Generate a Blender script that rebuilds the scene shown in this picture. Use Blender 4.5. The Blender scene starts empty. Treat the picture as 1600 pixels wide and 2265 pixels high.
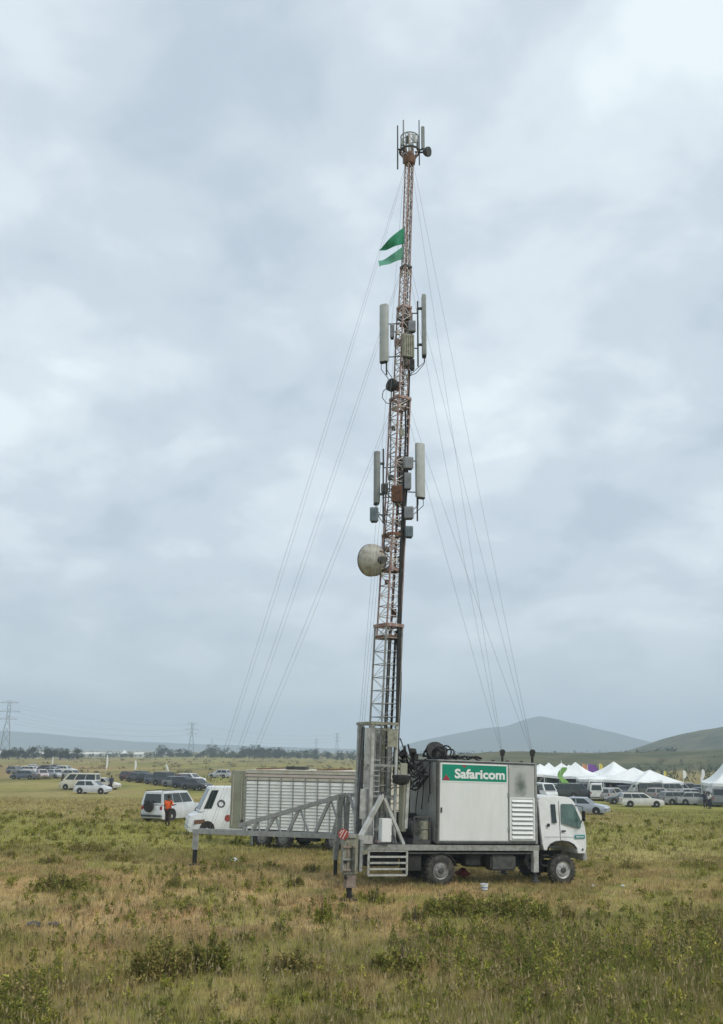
import bpy, math, random
import numpy as np
from mathutils import Vector, Matrix, Euler

R = math.radians
rnd = random.Random(7)
np.random.seed(7)
scene = bpy.context.scene
COL = scene.collection

# ------------------------------------------------------------------ camera
FPX, CAM_H, ROLL = 2050.0, 4.25, R(0.5)
PITCH = math.atan((1661 - 1132.5) / FPX)
cam_d = Vector((0, math.cos(PITCH), math.sin(PITCH)))
_u0 = Vector((0, -math.sin(PITCH), math.cos(PITCH)))
_r0 = Vector((1, 0, 0))
cam_r = _r0 * math.cos(ROLL) + _u0 * math.sin(ROLL)
cam_u = _u0 * math.cos(ROLL) - _r0 * math.sin(ROLL)
cam_c = Vector((0, 0, CAM_H))
cd = bpy.data.cameras.new('camera')
cam = bpy.data.objects.new('camera', cd)
COL.objects.link(cam)
cd.sensor_fit = 'VERTICAL'
cd.sensor_height = 36.0
cd.lens = FPX / 2265 * 36.0
cd.clip_start, cd.clip_end = 0.1, 12000
mw = Matrix.Identity(4)
for i in range(3):
    mw[i][0], mw[i][1], mw[i][2], mw[i][3] = cam_r[i], cam_u[i], -cam_d[i], cam_c[i]
cam.matrix_world = mw
scene.camera = cam

# ------------------------------------------------------------------ sky and sun
SUN_EL, SUN_AZ = R(48), R(128)          # azimuth clockwise from +Y (view direction)
world = bpy.data.worlds.new('World')
scene.world = world
world.use_nodes = True
wn, wl = world.node_tree.nodes, world.node_tree.links
wn.clear()
def WN(t, **k):
    n = wn.new(t)
    for a, b in k.items():
        setattr(n, a, b)
    return n
w_out = WN('ShaderNodeOutputWorld')
w_sky = WN('ShaderNodeTexSky', sky_type='NISHITA', sun_disc=False, sun_elevation=SUN_EL, sun_rotation=SUN_AZ, dust_density=3.0)
w_b1 = WN('ShaderNodeBackground'); w_b1.inputs['Strength'].default_value = 0.09
wl.new(w_sky.outputs[0], w_b1.inputs['Color'])
w_tc = WN('ShaderNodeTexCoord')
w_sep = WN('ShaderNodeSeparateXYZ'); wl.new(w_tc.outputs['Generated'], w_sep.inputs[0])
def WM(op, a, b=None, clamp=False):
    n = WN('ShaderNodeMath', operation=op, use_clamp=clamp)
    for i, v in enumerate((a, b)):
        if v is None: continue
        if isinstance(v, (int, float)): n.inputs[i].default_value = v
        else: wl.new(v, n.inputs[i])
    return n.outputs[0]
zz = WM('ADD', WM('MAXIMUM', w_sep.outputs[2], 0.0), 0.36)
w_cmb = WN('ShaderNodeCombineXYZ')
wl.new(WM('DIVIDE', w_sep.outputs[0], zz), w_cmb.inputs[0])
wl.new(WM('DIVIDE', w_sep.outputs[1], zz), w_cmb.inputs[1])
w_map = WN('ShaderNodeMapping'); wl.new(w_cmb.outputs[0], w_map.inputs[0])
CLOUD_OFF = (12.7, 4.1, 0.0)
w_map.inputs['Location'].default_value = CLOUD_OFF
w_map.inputs['Rotation'].default_value = (0, 0, R(20))
def wnoise(scale, det, rough, dist=0.0):
    n = WN('ShaderNodeTexNoise')
    n.inputs['Scale'].default_value = scale
    n.inputs['Detail'].default_value = det
    n.inputs['Roughness'].default_value = rough
    n.inputs['Distortion'].default_value = dist
    wl.new(w_map.outputs[0], n.inputs['Vector'])
    return n.outputs['Fac']
nb = wnoise(2.0, 3.0, 0.45, 0.15)
nf = wnoise(5.6, 9.0, 0.52, 0.2)
mixn = WM('ADD', WM('MULTIPLY', nb, 0.54), WM('MULTIPLY', nf, 0.46))
w_ramp = WN('ShaderNodeValToRGB')
wl.new(mixn, w_ramp.inputs[0])
cr = w_ramp.color_ramp
cr.interpolation = 'EASE'
cr.elements[0].position, cr.elements[0].color = 0.37, (0.425, 0.497, 0.568, 1)
cr.elements[1].position, cr.elements[1].color = 0.63, (0.69, 0.762, 0.795, 1)
e = cr.elements.new(0.46); e.color = (0.497, 0.57, 0.636, 1)
e = cr.elements.new(0.55); e.color = (0.595, 0.668, 0.718, 1)
# the cloud deck looks more even and greyer where it is seen edge-on towards the horizon
hfac = WN('ShaderNodeMapRange', interpolation_type='SMOOTHSTEP')
wl.new(w_sep.outputs[2], hfac.inputs['Value'])
hfac.inputs['From Min'].default_value, hfac.inputs['From Max'].default_value = 0.0, 0.24
hmix = WN('ShaderNodeMixRGB')
hmix.inputs[1].default_value = (0.505, 0.57, 0.615, 1)
wl.new(w_ramp.outputs[0], hmix.inputs[2])
wl.new(WM('ADD', WM('MULTIPLY', hfac.outputs[0], 0.7), 0.3), hmix.inputs[0])
w_b2 = WN('ShaderNodeBackground'); w_b2.inputs['Strength'].default_value = 1.04
wl.new(hmix.outputs[0], w_b2.inputs['Color'])
w_mix = WN('ShaderNodeMixShader'); w_mix.inputs[0].default_value = 0.94
wl.new(w_b1.outputs[0], w_mix.inputs[1]); wl.new(w_b2.outputs[0], w_mix.inputs[2])
wl.new(w_mix.outputs[0], w_out.inputs['Surface'])

sl = bpy.data.lights.new('sun', 'SUN')
sl.energy, sl.angle, sl.color = 1.5, R(14), (1.0, 0.94, 0.84)
sun = bpy.data.objects.new('sun', sl); COL.objects.link(sun)
to_sun = Vector((math.sin(SUN_AZ) * math.cos(SUN_EL), math.cos(SUN_AZ) * math.cos(SUN_EL), math.sin(SUN_EL)))
sun.rotation_euler = to_sun.to_track_quat('Z', 'Y').to_euler()
sun.location = (0, -10, 60)

scene.view_settings.view_transform = 'Standard'
scene.view_settings.look = 'None'
scene.view_settings.exposure = 0.36
scene.view_settings.gamma = 1.0
scene.view_settings.use_curve_mapping = False
scene.render.engine = 'CYCLES'
scene.cycles.max_bounces = 6
scene.cycles.diffuse_bounces = 3
scene.cycles.glossy_bounces = 3
scene.cycles.transmission_bounces = 4
scene.cycles.volume_bounces = 1
scene.cycles.use_denoising = True

# ------------------------------------------------------------------ helpers
def at(px, py, Y):
    """A point of the place, given where it is seen and how far away (metres along +Y) it stands."""
    v = cam_d + cam_r * ((px - 800) / FPX) + cam_u * ((1132.5 - py) / FPX)
    return cam_c + v * (Y / v.y)
def on_ground(px, py):
    v = cam_d + cam_r * ((px - 800) / FPX) + cam_u * ((1132.5 - py) / FPX)
    z = -0.2
    for _ in range(30):
        p = cam_c + v * ((z - CAM_H) / v.z)
        z = gz(p.x, p.y)
    return Vector((p.x, p.y, z))
def smooth(a, b, t):
    t = np.clip((t - a) / (b - a), 0, 1)
    return t * t * (3 - 2 * t)

_perm = np.random.RandomState(3).rand(256, 256)
def vnoise(x, y):
    x = np.asarray(x, float); y = np.asarray(y, float)
    xi = np.floor(x).astype(int); yi = np.floor(y).astype(int)
    fx = x - xi; fy = y - yi
    fx = fx * fx * (3 - 2 * fx); fy = fy * fy * (3 - 2 * fy)
    a = _perm[xi % 256, yi % 256]; b = _perm[(xi + 1) % 256, yi % 256]
    c = _perm[xi % 256, (yi + 1) % 256]; d = _perm[(xi + 1) % 256, (yi + 1) % 256]
    return (a * (1 - fx) + b * fx) * (1 - fy) + (c * (1 - fx) + d * fx) * fy
def fbm(x, y, o=4):
    s = 0; a = 0.5; t = 0
    for k in range(o):
        s = s + a * vnoise(x * 2**k + 17.3 * k, y * 2**k + 5.1 * k); t += a; a *= 0.5
    return s / t
def gz(x, y):
    """height of the ground"""
    x = np.asarray(x, float); y = np.asarray(y, float)
    z = -0.16 * smooth(2.0, 8.0, x) * smooth(18, 30, y)
    z = z - 0.75 * smooth(34, 115, y)
    z = z - 0.5 * smooth(8, 30, x) * smooth(40, 90, y)
    near = 1 - smooth(60, 140, y)
    z = z + (fbm(x / 3.1, y / 3.1, 3) - 0.5) * 0.16 * near * (1 - 0.75 * smooth(26, 30, y) * (1 - smooth(38, 46, y)))
    z = z + (fbm(x / 90 + 4, y / 90, 3) - 0.5) * 2.0 * smooth(170, 420, y)
    return float(z) if z.ndim == 0 else z

def mat(name, col, rough=0.6, metal=0.0, col2=None, scale=6.0, lo=0.42, hi=0.62, bump=0.0, bscale=40.0, spec=0.4, alpha=None, trans=0.0, streak=None):
    m = bpy.data.materials.new(name); m.use_nodes = True
    nt = m.node_tree; n = nt.nodes; l = nt.links
    b = n['Principled BSDF']
    b.inputs['Base Color'].default_value = (*col, 1)
    b.inputs['Roughness'].default_value = rough
    b.inputs['Metallic'].default_value = metal
    b.inputs['Specular IOR Level'].default_value = spec
    b.inputs['Transmission Weight'].default_value = trans
    tc = n.new('ShaderNodeTexCoord')
    mp = n.new('ShaderNodeMapping'); l.new(tc.outputs['Object'], mp.inputs[0])
    if streak: mp.inputs['Scale'].default_value = streak
    if col2 is not None:
        t = n.new('ShaderNodeTexNoise'); t.inputs['Scale'].default_value = scale; t.inputs['Detail'].default_value = 6; t.inputs['Roughness'].default_value = 0.62
        l.new(mp.outputs[0], t.inputs['Vector'])
        r = n.new('ShaderNodeValToRGB'); l.new(t.outputs['Fac'], r.inputs[0])
        r.color_ramp.elements[0].position = lo; r.color_ramp.elements[0].color = (*col, 1)
        r.color_ramp.elements[1].position = hi; r.color_ramp.elements[1].color = (*col2, 1)
        l.new(r.outputs[0], b.inputs['Base Color'])
    if bump:
        t = n.new('ShaderNodeTexNoise'); t.inputs['Scale'].default_value = bscale; t.inputs['Detail'].default_value = 4
        l.new(tc.outputs['Object'], t.inputs['Vector'])
        bp = n.new('ShaderNodeBump'); bp.inputs['Strength'].default_value = bump; bp.inputs['Distance'].default_value = 0.02
        l.new(t.outputs['Fac'], bp.inputs['Height']); l.new(bp.outputs[0], b.inputs['Normal'])
    return m
def attr_mat(name, attr='tint', rough=0.85, nscale=None, transl=0.0, amt=0.35, spec=0.2):
    m = bpy.data.materials.new(name); m.use_nodes = True
    nt = m.node_tree; n = nt.nodes; l = nt.links
    b = n['Principled BSDF']; b.inputs['Roughness'].default_value = rough
    b.inputs['Specular IOR Level'].default_value = spec
    a = n.new('ShaderNodeAttribute'); a.attribute_name = attr
    src = a.outputs['Color']
    if nscale:
        tc = n.new('ShaderNodeTexCoord')
        fac = None
        for sc in nscale:
            t = n.new('ShaderNodeTexNoise'); t.inputs['Scale'].default_value = sc; t.inputs['Detail'].default_value = 8; t.inputs['Roughness'].default_value = 0.7
            l.new(tc.outputs['Object'], t.inputs['Vector'])
            mr = n.new('ShaderNodeMapRange'); l.new(t.outputs['Fac'], mr.inputs[0])
            mr.inputs[1].default_value, mr.inputs[2].default_value = 0.3, 0.7
            mr.inputs[3].default_value, mr.inputs[4].default_value = 1 - amt, 1 + amt
            if fac is None: fac = mr.outputs[0]
            else:
                q = n.new('ShaderNodeMath'); q.operation = 'MULTIPLY'; l.new(fac, q.inputs[0]); l.new(mr.outputs[0], q.inputs[1]); fac = q.outputs[0]
        vm = n.new('ShaderNodeVectorMath'); vm.operation = 'SCALE'; l.new(src, vm.inputs[0]); l.new(fac, vm.inputs['Scale'])
        src = vm.outputs[0]
    l.new(src, b.inputs['Base Color'])
    if transl:
        t = n.new('ShaderNodeBsdfTranslucent'); l.new(src, t.inputs['Color'])
        mx = n.new('ShaderNodeMixShader'); mx.inputs[0].default_value = transl
        l.new(b.outputs[0], mx.inputs[1]); l.new(t.outputs[0], mx.inputs[2])
        l.new(mx.outputs[0], n['Material Output'].inputs['Surface'])
    return m

class MB:
    def __init__(s): s.v = []; s.f = []
    def add(s, vs, fs):
        o = len(s.v); s.v += [tuple(v) for v in vs]; s.f += [tuple(i + o for i in f) for f in fs]; return s
    def box(s, c, d, rot=None):
        c = Vector(c); h = Vector(d) / 2
        vs = []
        for x in (-1, 1):
            for y in (-1, 1):
                for z in (-1, 1):
                    p = Vector((x * h.x, y * h.y, z * h.z))
                    vs.append(c + (rot @ p if rot else p))
        return s.add(vs, [(0, 1, 3, 2), (4, 6, 7, 5), (0, 4, 5, 1), (2, 3, 7, 6), (0, 2, 6, 4), (1, 5, 7, 3)])
    def beam(s, p, q, w, h=None, up=(0, 0, 1)):
        p, q = Vector(p), Vector(q); d = q - p; L = d.length; d.normalize()
        u = Vector(up)
        if abs(d.dot(u)) > 0.97: u = Vector((0, 1, 0))
        x = d.cross(u).normalized(); z = x.cross(d)
        return s.box((p + q) / 2, (w, L, h or w), Matrix((x, d, z)).transposed())
    def tube(s, p, q, r, r2=None, n=8, caps=True):
        p, q = Vector(p), Vector(q); d = (q - p).normalized(); r2 = r if r2 is None else r2
        a = d.orthogonal().normalized(); b = d.cross(a)
        vs = []
        for c, rr in ((p, r), (q, r2)):
            for i in range(n):
                t = 2 * math.pi * i / n
                vs.append(c + (a * math.cos(t) + b * math.sin(t)) * rr)
        fs = [(i, (i + 1) % n, n + (i + 1) % n, n + i) for i in range(n)]
        if caps: fs += [tuple(range(n - 1, -1, -1)), tuple(range(n, 2 * n))]
        return s.add(vs, fs)
    def pipe(s, pts, r, n=6):
        pts = [Vector(p) for p in pts]
        rings = []
        a = None
        for i, p in enumerate(pts):
            d = (pts[min(i + 1, len(pts) - 1)] - pts[max(i - 1, 0)]).normalized()
            if a is None: a = d.orthogonal().normalized()
            else: a = (a - d * a.dot(d)).normalized()
            b = d.cross(a)
            rr = r[i] if isinstance(r, (list, tuple)) else r
            rings.append([p + (a * math.cos(2 * math.pi * k / n) + b * math.sin(2 * math.pi * k / n)) * rr for k in range(n)])
        return s.loft(rings)
    def loft(s, rings, caps=True):
        n = len(rings[0]); vs = [v for r in rings for v in r]; fs = []
        for i in range(len(rings) - 1):
            for k in range(n):
                fs.append((i * n + k, i * n + (k + 1) % n, (i + 1) * n + (k + 1) % n, (i + 1) * n + k))
        if caps: fs += [tuple(range(n - 1, -1, -1)), tuple((len(rings) - 1) * n + k for k in range(n))]
        return s.add(vs, fs)
    def lathe(s, prof, o=(0, 0, 0), axis=(0, 0, 1), n=16, caps=False):
        o = Vector(o); d = Vector(axis).normalized(); a = d.orthogonal().normalized(); b = d.cross(a)
        rings = [[o + d * z + (a * math.cos(2 * math.pi * k / n) + b * math.sin(2 * math.pi * k / n)) * r for k in range(n)] for r, z in prof]
        return s.loft(rings, caps)
    def prism(s, prof, y0, y1, shrink=None):
        """profile in x,z extruded along y; shrink(x,z)->y inset"""
        n = len(prof)
        vs = [(x, y0 + (shrink(x, z) if shrink else 0), z) for x, z in prof] + [(x, y1 - (shrink(x, z) if shrink else 0), z) for x, z in prof]
        fs = [(i, (i + 1) % n, n + (i + 1) % n, n + i) for i in range(n)] + [tuple(range(n - 1, -1, -1)), tuple(range(n, 2 * n))]
        return s.add(vs, fs)
    def slab(s, quad, t):
        """a plate on four (or more) points with thickness t along its normal"""
        q = [Vector(p) for p in quad]; nrm = (q[1] - q[0]).cross(q[2] - q[0]).normalized() * t; n = len(q)
        vs = q + [p + nrm for p in q]
        fs = [tuple(range(n - 1, -1, -1)), tuple(range(n, 2 * n))] + [(i, (i + 1) % n, n + (i + 1) % n, n + i) for i in range(n)]
        return s.add(vs, fs)
    def mesh(s, name, m, smooth_=False, bevel=0):
        me = bpy.data.meshes.new(name)
        me.from_pydata(s.v, [], s.f)
        me.materials.append(m)
        import bmesh
        bm = bmesh.new(); bm.from_mesh(me)
        if bevel:
            bmesh.ops.bevel(bm, geom=[e for e in bm.edges], offset=bevel, segments=2, affect='EDGES', clamp_overlap=True)
        bmesh.ops.recalc_face_normals(bm, faces=bm.faces)
        bm.to_mesh(me); bm.free()
        if smooth_:
            for p in me.polygons: p.use_smooth = True
            try: me.set_sharp_from_angle(angle=R(38))
            except Exception: pass
        return me
    def build(s, name, m, parent=None, smooth_=False, bevel=0):
        return link(name, s.mesh(name, m, smooth_, bevel), parent)
def link(name, me, parent=None, loc=None):
    o = bpy.data.objects.new(name, me); COL.objects.link(o)
    if parent is not None: o.parent = parent
    if loc is not None: o.location = loc
    return o
def tag(o, label, cat, group=None, kind=None):
    if label: o['label'] = label
    if cat: o['category'] = cat
    if group: o['group'] = group
    if kind: o['kind'] = kind
    return o
def thing(name, label, cat, loc, rotz=0, group=None, mtx=None):
    o = bpy.data.objects.new(name, None); COL.objects.link(o)
    o.empty_display_size = 0.2
    if mtx is not None: o.matrix_world = mtx
    else: o.location = loc; o.rotation_euler = (0, 0, rotz)
    return tag(o, label, cat, group)
def copy_tree(o, parent=None):
    c = o.copy(); COL.objects.link(c); c.parent = parent
    for ch in list(o.children): copy_tree(ch, c)
    return c
def np_mesh(name, verts, tris, m, colors=None, attr='tint'):
    me = bpy.data.meshes.new(name)
    nv, nf = len(verts), len(tris); k = tris.shape[1]
    me.vertices.add(nv); me.vertices.foreach_set('co', np.ascontiguousarray(verts, np.float32).ravel())
    me.loops.add(nf * k); me.loops.foreach_set('vertex_index', np.ascontiguousarray(tris, np.int32).ravel())
    me.polygons.add(nf)
    me.polygons.foreach_set('loop_start', np.arange(0, nf * k, k, dtype=np.int32))
    me.update(calc_edges=True)
    if colors is not None:
        a = me.color_attributes.new(attr, 'FLOAT_COLOR', 'POINT')
        c = np.ones((nv, 4), np.float32); c[:, :3] = colors
        a.data.foreach_set('color', c.ravel())
    me.materials.append(m)
    return me

# ------------------------------------------------------------------ materials
M = {}
M['galv'] = mat('galvanised_steel', (0.36, 0.37, 0.36), 0.5, 0.35, (0.22, 0.23, 0.22), 5, bump=0.1)
M['galv_light'] = mat('pale_galvanised_steel', (0.5, 0.51, 0.49), 0.5, 0.2, (0.33, 0.33, 0.30), 4)
M['galv_olive'] = mat('weathered_olive_grey_steel', (0.30, 0.30, 0.24), 0.65, 0.15, (0.19, 0.18, 0.13), 6)
M['galv_truss'] = mat('pale_truss_steel', (0.36, 0.365, 0.355), 0.5, 0.15, (0.27, 0.275, 0.26), 5)
M['rail'] = mat('grey_painted_steel', (0.33, 0.34, 0.32), 0.55, 0.1, (0.22, 0.22, 0.20), 7)
M['mast_red'] = mat('faded_red_mast_paint', (0.22, 0.12, 0.105), 0.65, 0.05, (0.42, 0.33, 0.31), 7, 0.40, 0.64)
M['mast_white'] = mat('chalky_white_mast_paint', (0.72, 0.69, 0.66), 0.6, 0.05, (0.52, 0.45, 0.42), 7)
M['mast_grey'] = mat('dull_mast_steel', (0.30, 0.30, 0.29), 0.55, 0.3, (0.2, 0.2, 0.19), 6)
M['black'] = mat('black_rubber', (0.016, 0.016, 0.017), 0.75, 0, (0.035, 0.033, 0.03), 9)
M['tyre'] = mat('dusty_tyre_rubber', (0.028, 0.027, 0.026), 0.85, 0, (0.085, 0.078, 0.065), 5)
M['dark'] = mat('dark_chassis_paint', (0.014, 0.014, 0.015), 0.75, 0.0, (0.034, 0.031, 0.027), 6)
M['dark_grey'] = mat('dark_grey_metal', (0.09, 0.09, 0.085), 0.6, 0.2, (0.05, 0.05, 0.048), 6)
M['shelter'] = mat('shelter_white_paint', (0.74, 0.755, 0.745), 0.5, 0, (0.65, 0.67, 0.655), 1.3, 0.35, 0.7, streak=(2.2, 2.2, 0.5))
M['shelter_grey'] = mat('shelter_grey_paint', (0.44, 0.455, 0.44), 0.55, 0, (0.36, 0.375, 0.36), 1.6, streak=(2.5, 2.5, 0.5))
M['shelter_rear'] = mat('shelter_rear_grey', (0.34, 0.345, 0.325), 0.6, 0, (0.24, 0.245, 0.225), 2.0, streak=(2.5, 2.5, 0.6))
M['soot'] = mat('soot_stain', (0.26, 0.275, 0.26), 0.8)
M['white_paint'] = mat('white_truck_paint', (0.74, 0.75, 0.75), 0.32, 0, (0.60, 0.60, 0.58), 2.0, 0.45, 0.75)
M['glass'] = mat('tinted_glass', (0.02, 0.03, 0.03), 0.08, 0, spec=0.6)
M['glass_green'] = mat('green_tinted_glass', (0.10, 0.17, 0.15), 0.12, 0, (0.06, 0.10, 0.09), 2.5, spec=0.6)
M['green_sign'] = mat('green_sign_vinyl', (0.0, 0.255, 0.16), 0.45, 0, (0.0, 0.215, 0.135), 3)
M['white_vinyl'] = mat('white_vinyl', (0.78, 0.79, 0.78), 0.45)
M['red_vinyl'] = mat('red_vinyl', (0.33, 0.03, 0.05), 0.5)
M['teal'] = mat('teal_vinyl', (0.02, 0.24, 0.25), 0.45)
M['flag'] = mat('green_flag_cloth', (0.025, 0.23, 0.12), 0.8, 0, (0.045, 0.31, 0.18), 3)
M['flag2'] = mat('pale_green_flag_cloth', (0.08, 0.28, 0.19), 0.8, 0, (0.13, 0.36, 0.26), 3)
M['antenna'] = mat('antenna_grey_plastic', (0.43, 0.45, 0.435), 0.5, 0, (0.36, 0.38, 0.37), 3)
M['antenna_dim'] = mat('antenna_mid_grey_plastic', (0.25, 0.265, 0.26), 0.5, 0, (0.20, 0.21, 0.205), 3)
M['radio'] = mat('radio_unit_grey', (0.33, 0.34, 0.36), 0.5, 0.1, (0.27, 0.28, 0.30), 4)
M['radio_blue'] = mat('radio_unit_blue_grey', (0.22, 0.27, 0.30), 0.5, 0.1, (0.17, 0.21, 0.24), 4)
M['dish'] = mat('dish_beige_paint', (0.42, 0.41, 0.37), 0.6, 0, (0.27, 0.245, 0.20), 3.5)
M['rust'] = mat('rusty_steel', (0.20, 0.10, 0.055), 0.8, 0.1, (0.11, 0.065, 0.045), 9)
M['galv_rust'] = mat('rust_stained_steel', (0.30, 0.235, 0.19), 0.7, 0.1, (0.19, 0.15, 0.12), 7)
M['wire'] = mat('guy_wire_steel', (0.20, 0.21, 0.22), 0.5, 0.4)
M['rim'] = mat('wheel_rim_steel', (0.30, 0.30, 0.30), 0.5, 0.3, (0.16, 0.15, 0.13), 7)
M['rim_light'] = mat('pale_wheel_rim', (0.52, 0.52, 0.52), 0.45, 0.3, (0.32, 0.31, 0.28), 7)
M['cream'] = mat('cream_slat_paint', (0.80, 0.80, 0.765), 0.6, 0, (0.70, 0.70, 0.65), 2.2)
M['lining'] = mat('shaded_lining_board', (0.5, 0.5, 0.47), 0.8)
M['beige'] = mat('beige_board_paint', (0.60, 0.565, 0.48), 0.7, 0, (0.50, 0.455, 0.37), 3)
M['beige2'] = mat('pinkish_board_paint', (0.60, 0.50, 0.45), 0.7, 0, (0.54, 0.48, 0.41), 3)
M['olive_panel'] = mat('olive_beige_panel', (0.335, 0.335, 0.255), 0.7, 0, (0.28, 0.275, 0.205), 2.5)
M['hazard'] = mat('red_hazard_paint', (0.36, 0.06, 0.045), 0.55, 0, (0.22, 0.05, 0.04), 9)
M['orange'] = mat('orange_hi_vis_cloth', (0.85, 0.13, 0.015), 0.7, 0, (0.75, 0.105, 0.015), 5)
M['trouser'] = mat('dark_brown_trouser_cloth', (0.045, 0.032, 0.028), 0.85)
M['skin'] = mat('skin', (0.085, 0.045, 0.03), 0.6)
M['hair'] = mat('black_hair', (0.012, 0.01, 0.009), 0.8)
M['navy'] = mat('navy_cloth', (0.02, 0.025, 0.05), 0.85)
M['white_cloth'] = mat('white_cloth', (0.75, 0.75, 0.73), 0.85)
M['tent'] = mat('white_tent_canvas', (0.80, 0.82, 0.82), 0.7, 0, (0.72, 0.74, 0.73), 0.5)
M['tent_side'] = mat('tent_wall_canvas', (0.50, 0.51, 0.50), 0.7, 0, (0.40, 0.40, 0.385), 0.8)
M['purple'] = mat('purple_banner', (0.20, 0.08, 0.32), 0.7)
M['orange_banner'] = mat('orange_banner', (0.60, 0.26, 0.14), 0.7)
M['yellow'] = mat('yellow_banner', (0.66, 0.55, 0.10), 0.7)
M['lime'] = mat('lime_green_banner', (0.17, 0.36, 0.08), 0.7, 0, (0.22, 0.42, 0.12), 2)
M['bucket_blue'] = mat('blue_plastic', (0.10, 0.22, 0.45), 0.4)
M['plastic_white'] = mat('crumpled_white_plastic', (0.72, 0.74, 0.76), 0.5)
M['bark'] = mat('tree_bark', (0.10, 0.075, 0.055), 0.9, 0, (0.06, 0.045, 0.035), 5)
M['rock'] = mat('pale_stone', (0.42, 0.40, 0.36), 0.9, 0, (0.3, 0.28, 0.24), 5)
M['wall_pale'] = mat('pale_render', (0.62, 0.62, 0.58), 0.8, 0, (0.52, 0.52, 0.48), 0.3)
M['roof_grey'] = mat('grey_sheet_roof', (0.42, 0.46, 0.46), 0.6)
M['pylon'] = mat('pylon_steel', (0.16, 0.17, 0.18), 0.6, 0.3)

# ------------------------------------------------------------------ ground
def patch_color(x, y):
    """albedo of the field, patch by patch: straw, reddish dry grass, olive and fresh green"""
    n1 = fbm(x / 5.5 + 3, y / 5.5 + 9, 4); n2 = fbm(x / 1.7 + 31, y / 1.7 + 2, 4); n3 = fbm(x / 16 + 8, y / 26 + 1, 3)
    straw = np.array([0.335, 0.268, 0.158]); olive = np.array([0.225, 0.210, 0.090]); green = np.array([0.165, 0.188, 0.052]); red = np.array([0.335, 0.225, 0.150])
    dark = np.array([0.12, 0.125, 0.045])
    n_far = smooth(36, 50, y)
    # dry belt in front of the vehicle, greener towards the photographer and in the field behind
    dry = smooth(19, 25, y + (n1 - .5) * 10) * (1 - smooth(33, 40, y + (n1 - .5) * 8))
    dry = dry * (1 - 0.75 * smooth(3.0, 8.0, x + (n1 - .5) * 7))
    nearleft = (1 - smooth(-3.5, 1.5, x + (n1 - .5) * 6)) * (1 - smooth(19, 23, y))
    nearright = smooth(0.5, 3.2, x + (n1 - .5) * 4) * (1 - smooth(25, 33, y))
    c = np.zeros(np.shape(x) + (3,)) + olive
    def mx(c, k, f): return c * (1 - f[..., None]) + k * f[..., None]
    c = mx(c, straw, np.clip(0.55 * dry + 0.45 * smooth(.45, .6, n1) * (1 - n_far) + 0.35 * (1 - smooth(.4, .6, n1)) * (1 - n_far), 0, 1))
    c = mx(c, red, 0.42 * dry * smooth(.48, .66, n2 * .5 + n1 * .5))
    c = mx(c, green, 0.75 * np.maximum(nearright * smooth(.38, .55, n2), nearleft * 0.6 * smooth(.4, .6, n2)))
    c = mx(c, dark, 0.6 * smooth(.56, .7, n2) * (1 - dry) * (1 - 0.5 * n_far))
    nn_ = fbm(x / 1.1 + 77, y / 1.4 + 13, 3)
    c = mx(c, red * 1.02, 0.32 * smooth(.54, .68, nn_) * (1 - n_far) * (1 - .7 * nearright))
    c = mx(c, green, 0.55 * (1 - smooth(.34, .46, nn_)) * (1 - n_far))
    far_c = mx(np.zeros(np.shape(x) + (3,)) + np.array([0.192, 0.196, 0.060]), np.array([0.250, 0.215, 0.105]), smooth(.42, .62, n3))
    c = mx(c, far_c, n_far * 0.85)
    brown = smooth(-46, -62, x) if False else 1 - smooth(-75, -48, x)
    c = mx(c, np.array([0.27, 0.17, 0.105]), brown * smooth(130, 170, y) * (1 - smooth(260, 300, y)) * .8)
    vm = smooth(85, 130, y)
    st_ = fbm(x / 22 + 5, y / 34 + 61, 4); st2 = fbm(x / 7 + 15, y / 12 + 31, 3)
    c = mx(c, np.array([0.205, 0.168, 0.088]), vm * .75 * smooth(.40, .58, st_))
    c = mx(c, np.array([0.105, 0.112, 0.048]), vm * .75 * smooth(.52, .66, st2))
    vfar = smooth(220, 420, y)
    c = mx(c, np.array([0.215, 0.185, 0.095]), vfar * .9 * smooth(.35, .6, fbm(x / 60, y / 200, 3)))
    return c * np.array([1.22, 1.16, 0.92])

def axis_pts(lo, hi, near, n_lin, n_out):
    lin = np.linspace(near[0], near[1], n_lin)
    t = np.linspace(0, 1, n_out + 1)[1:]
    st = lin[1] - lin[0]
    def out(L): return L * (np.exp(t * 5.0) - 1) / (math.exp(5.0) - 1)
    a = near[0] - out(near[0] - lo)[::-1] if lo < near[0] else np.array([])
    b = near[1] + out(hi - near[1])
    return np.concatenate([a, lin, b])
gx = axis_pts(-3400, 3400, (-24, 24), 170, 46)
gy = np.concatenate([np.linspace(-250, 4, 12), np.linspace(6, 62, 200), 62 + (3500 - 62) * (np.exp(np.linspace(0, 1, 121)[1:] * 5) - 1) / (math.exp(5) - 1)])
X, Y = np.meshgrid(gx, gy)
Z = gz(X, Y)
gv = np.stack([X, Y, Z], -1).reshape(-1, 3)
nxg, nyg = len(gx), len(gy)
ii, jj = np.meshgrid(np.arange(nxg - 1), np.arange(nyg - 1))
q0 = (jj * nxg + ii).ravel()
gq = np.stack([q0, q0 + 1, q0 + 1 + nxg, q0 + nxg], -1)
g_mat = attr_mat('field_soil_and_turf', nscale=(0.9, 7.0), amt=0.3, rough=0.95, spec=0.1)
g_me = np_mesh('ground', gv, gq, g_mat, patch_color(X, Y).reshape(-1, 3))
g_me.polygons.foreach_set('use_smooth', np.ones(len(gq), bool))
ground = link('ground', g_me); ground['kind'] = 'structure'

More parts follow.
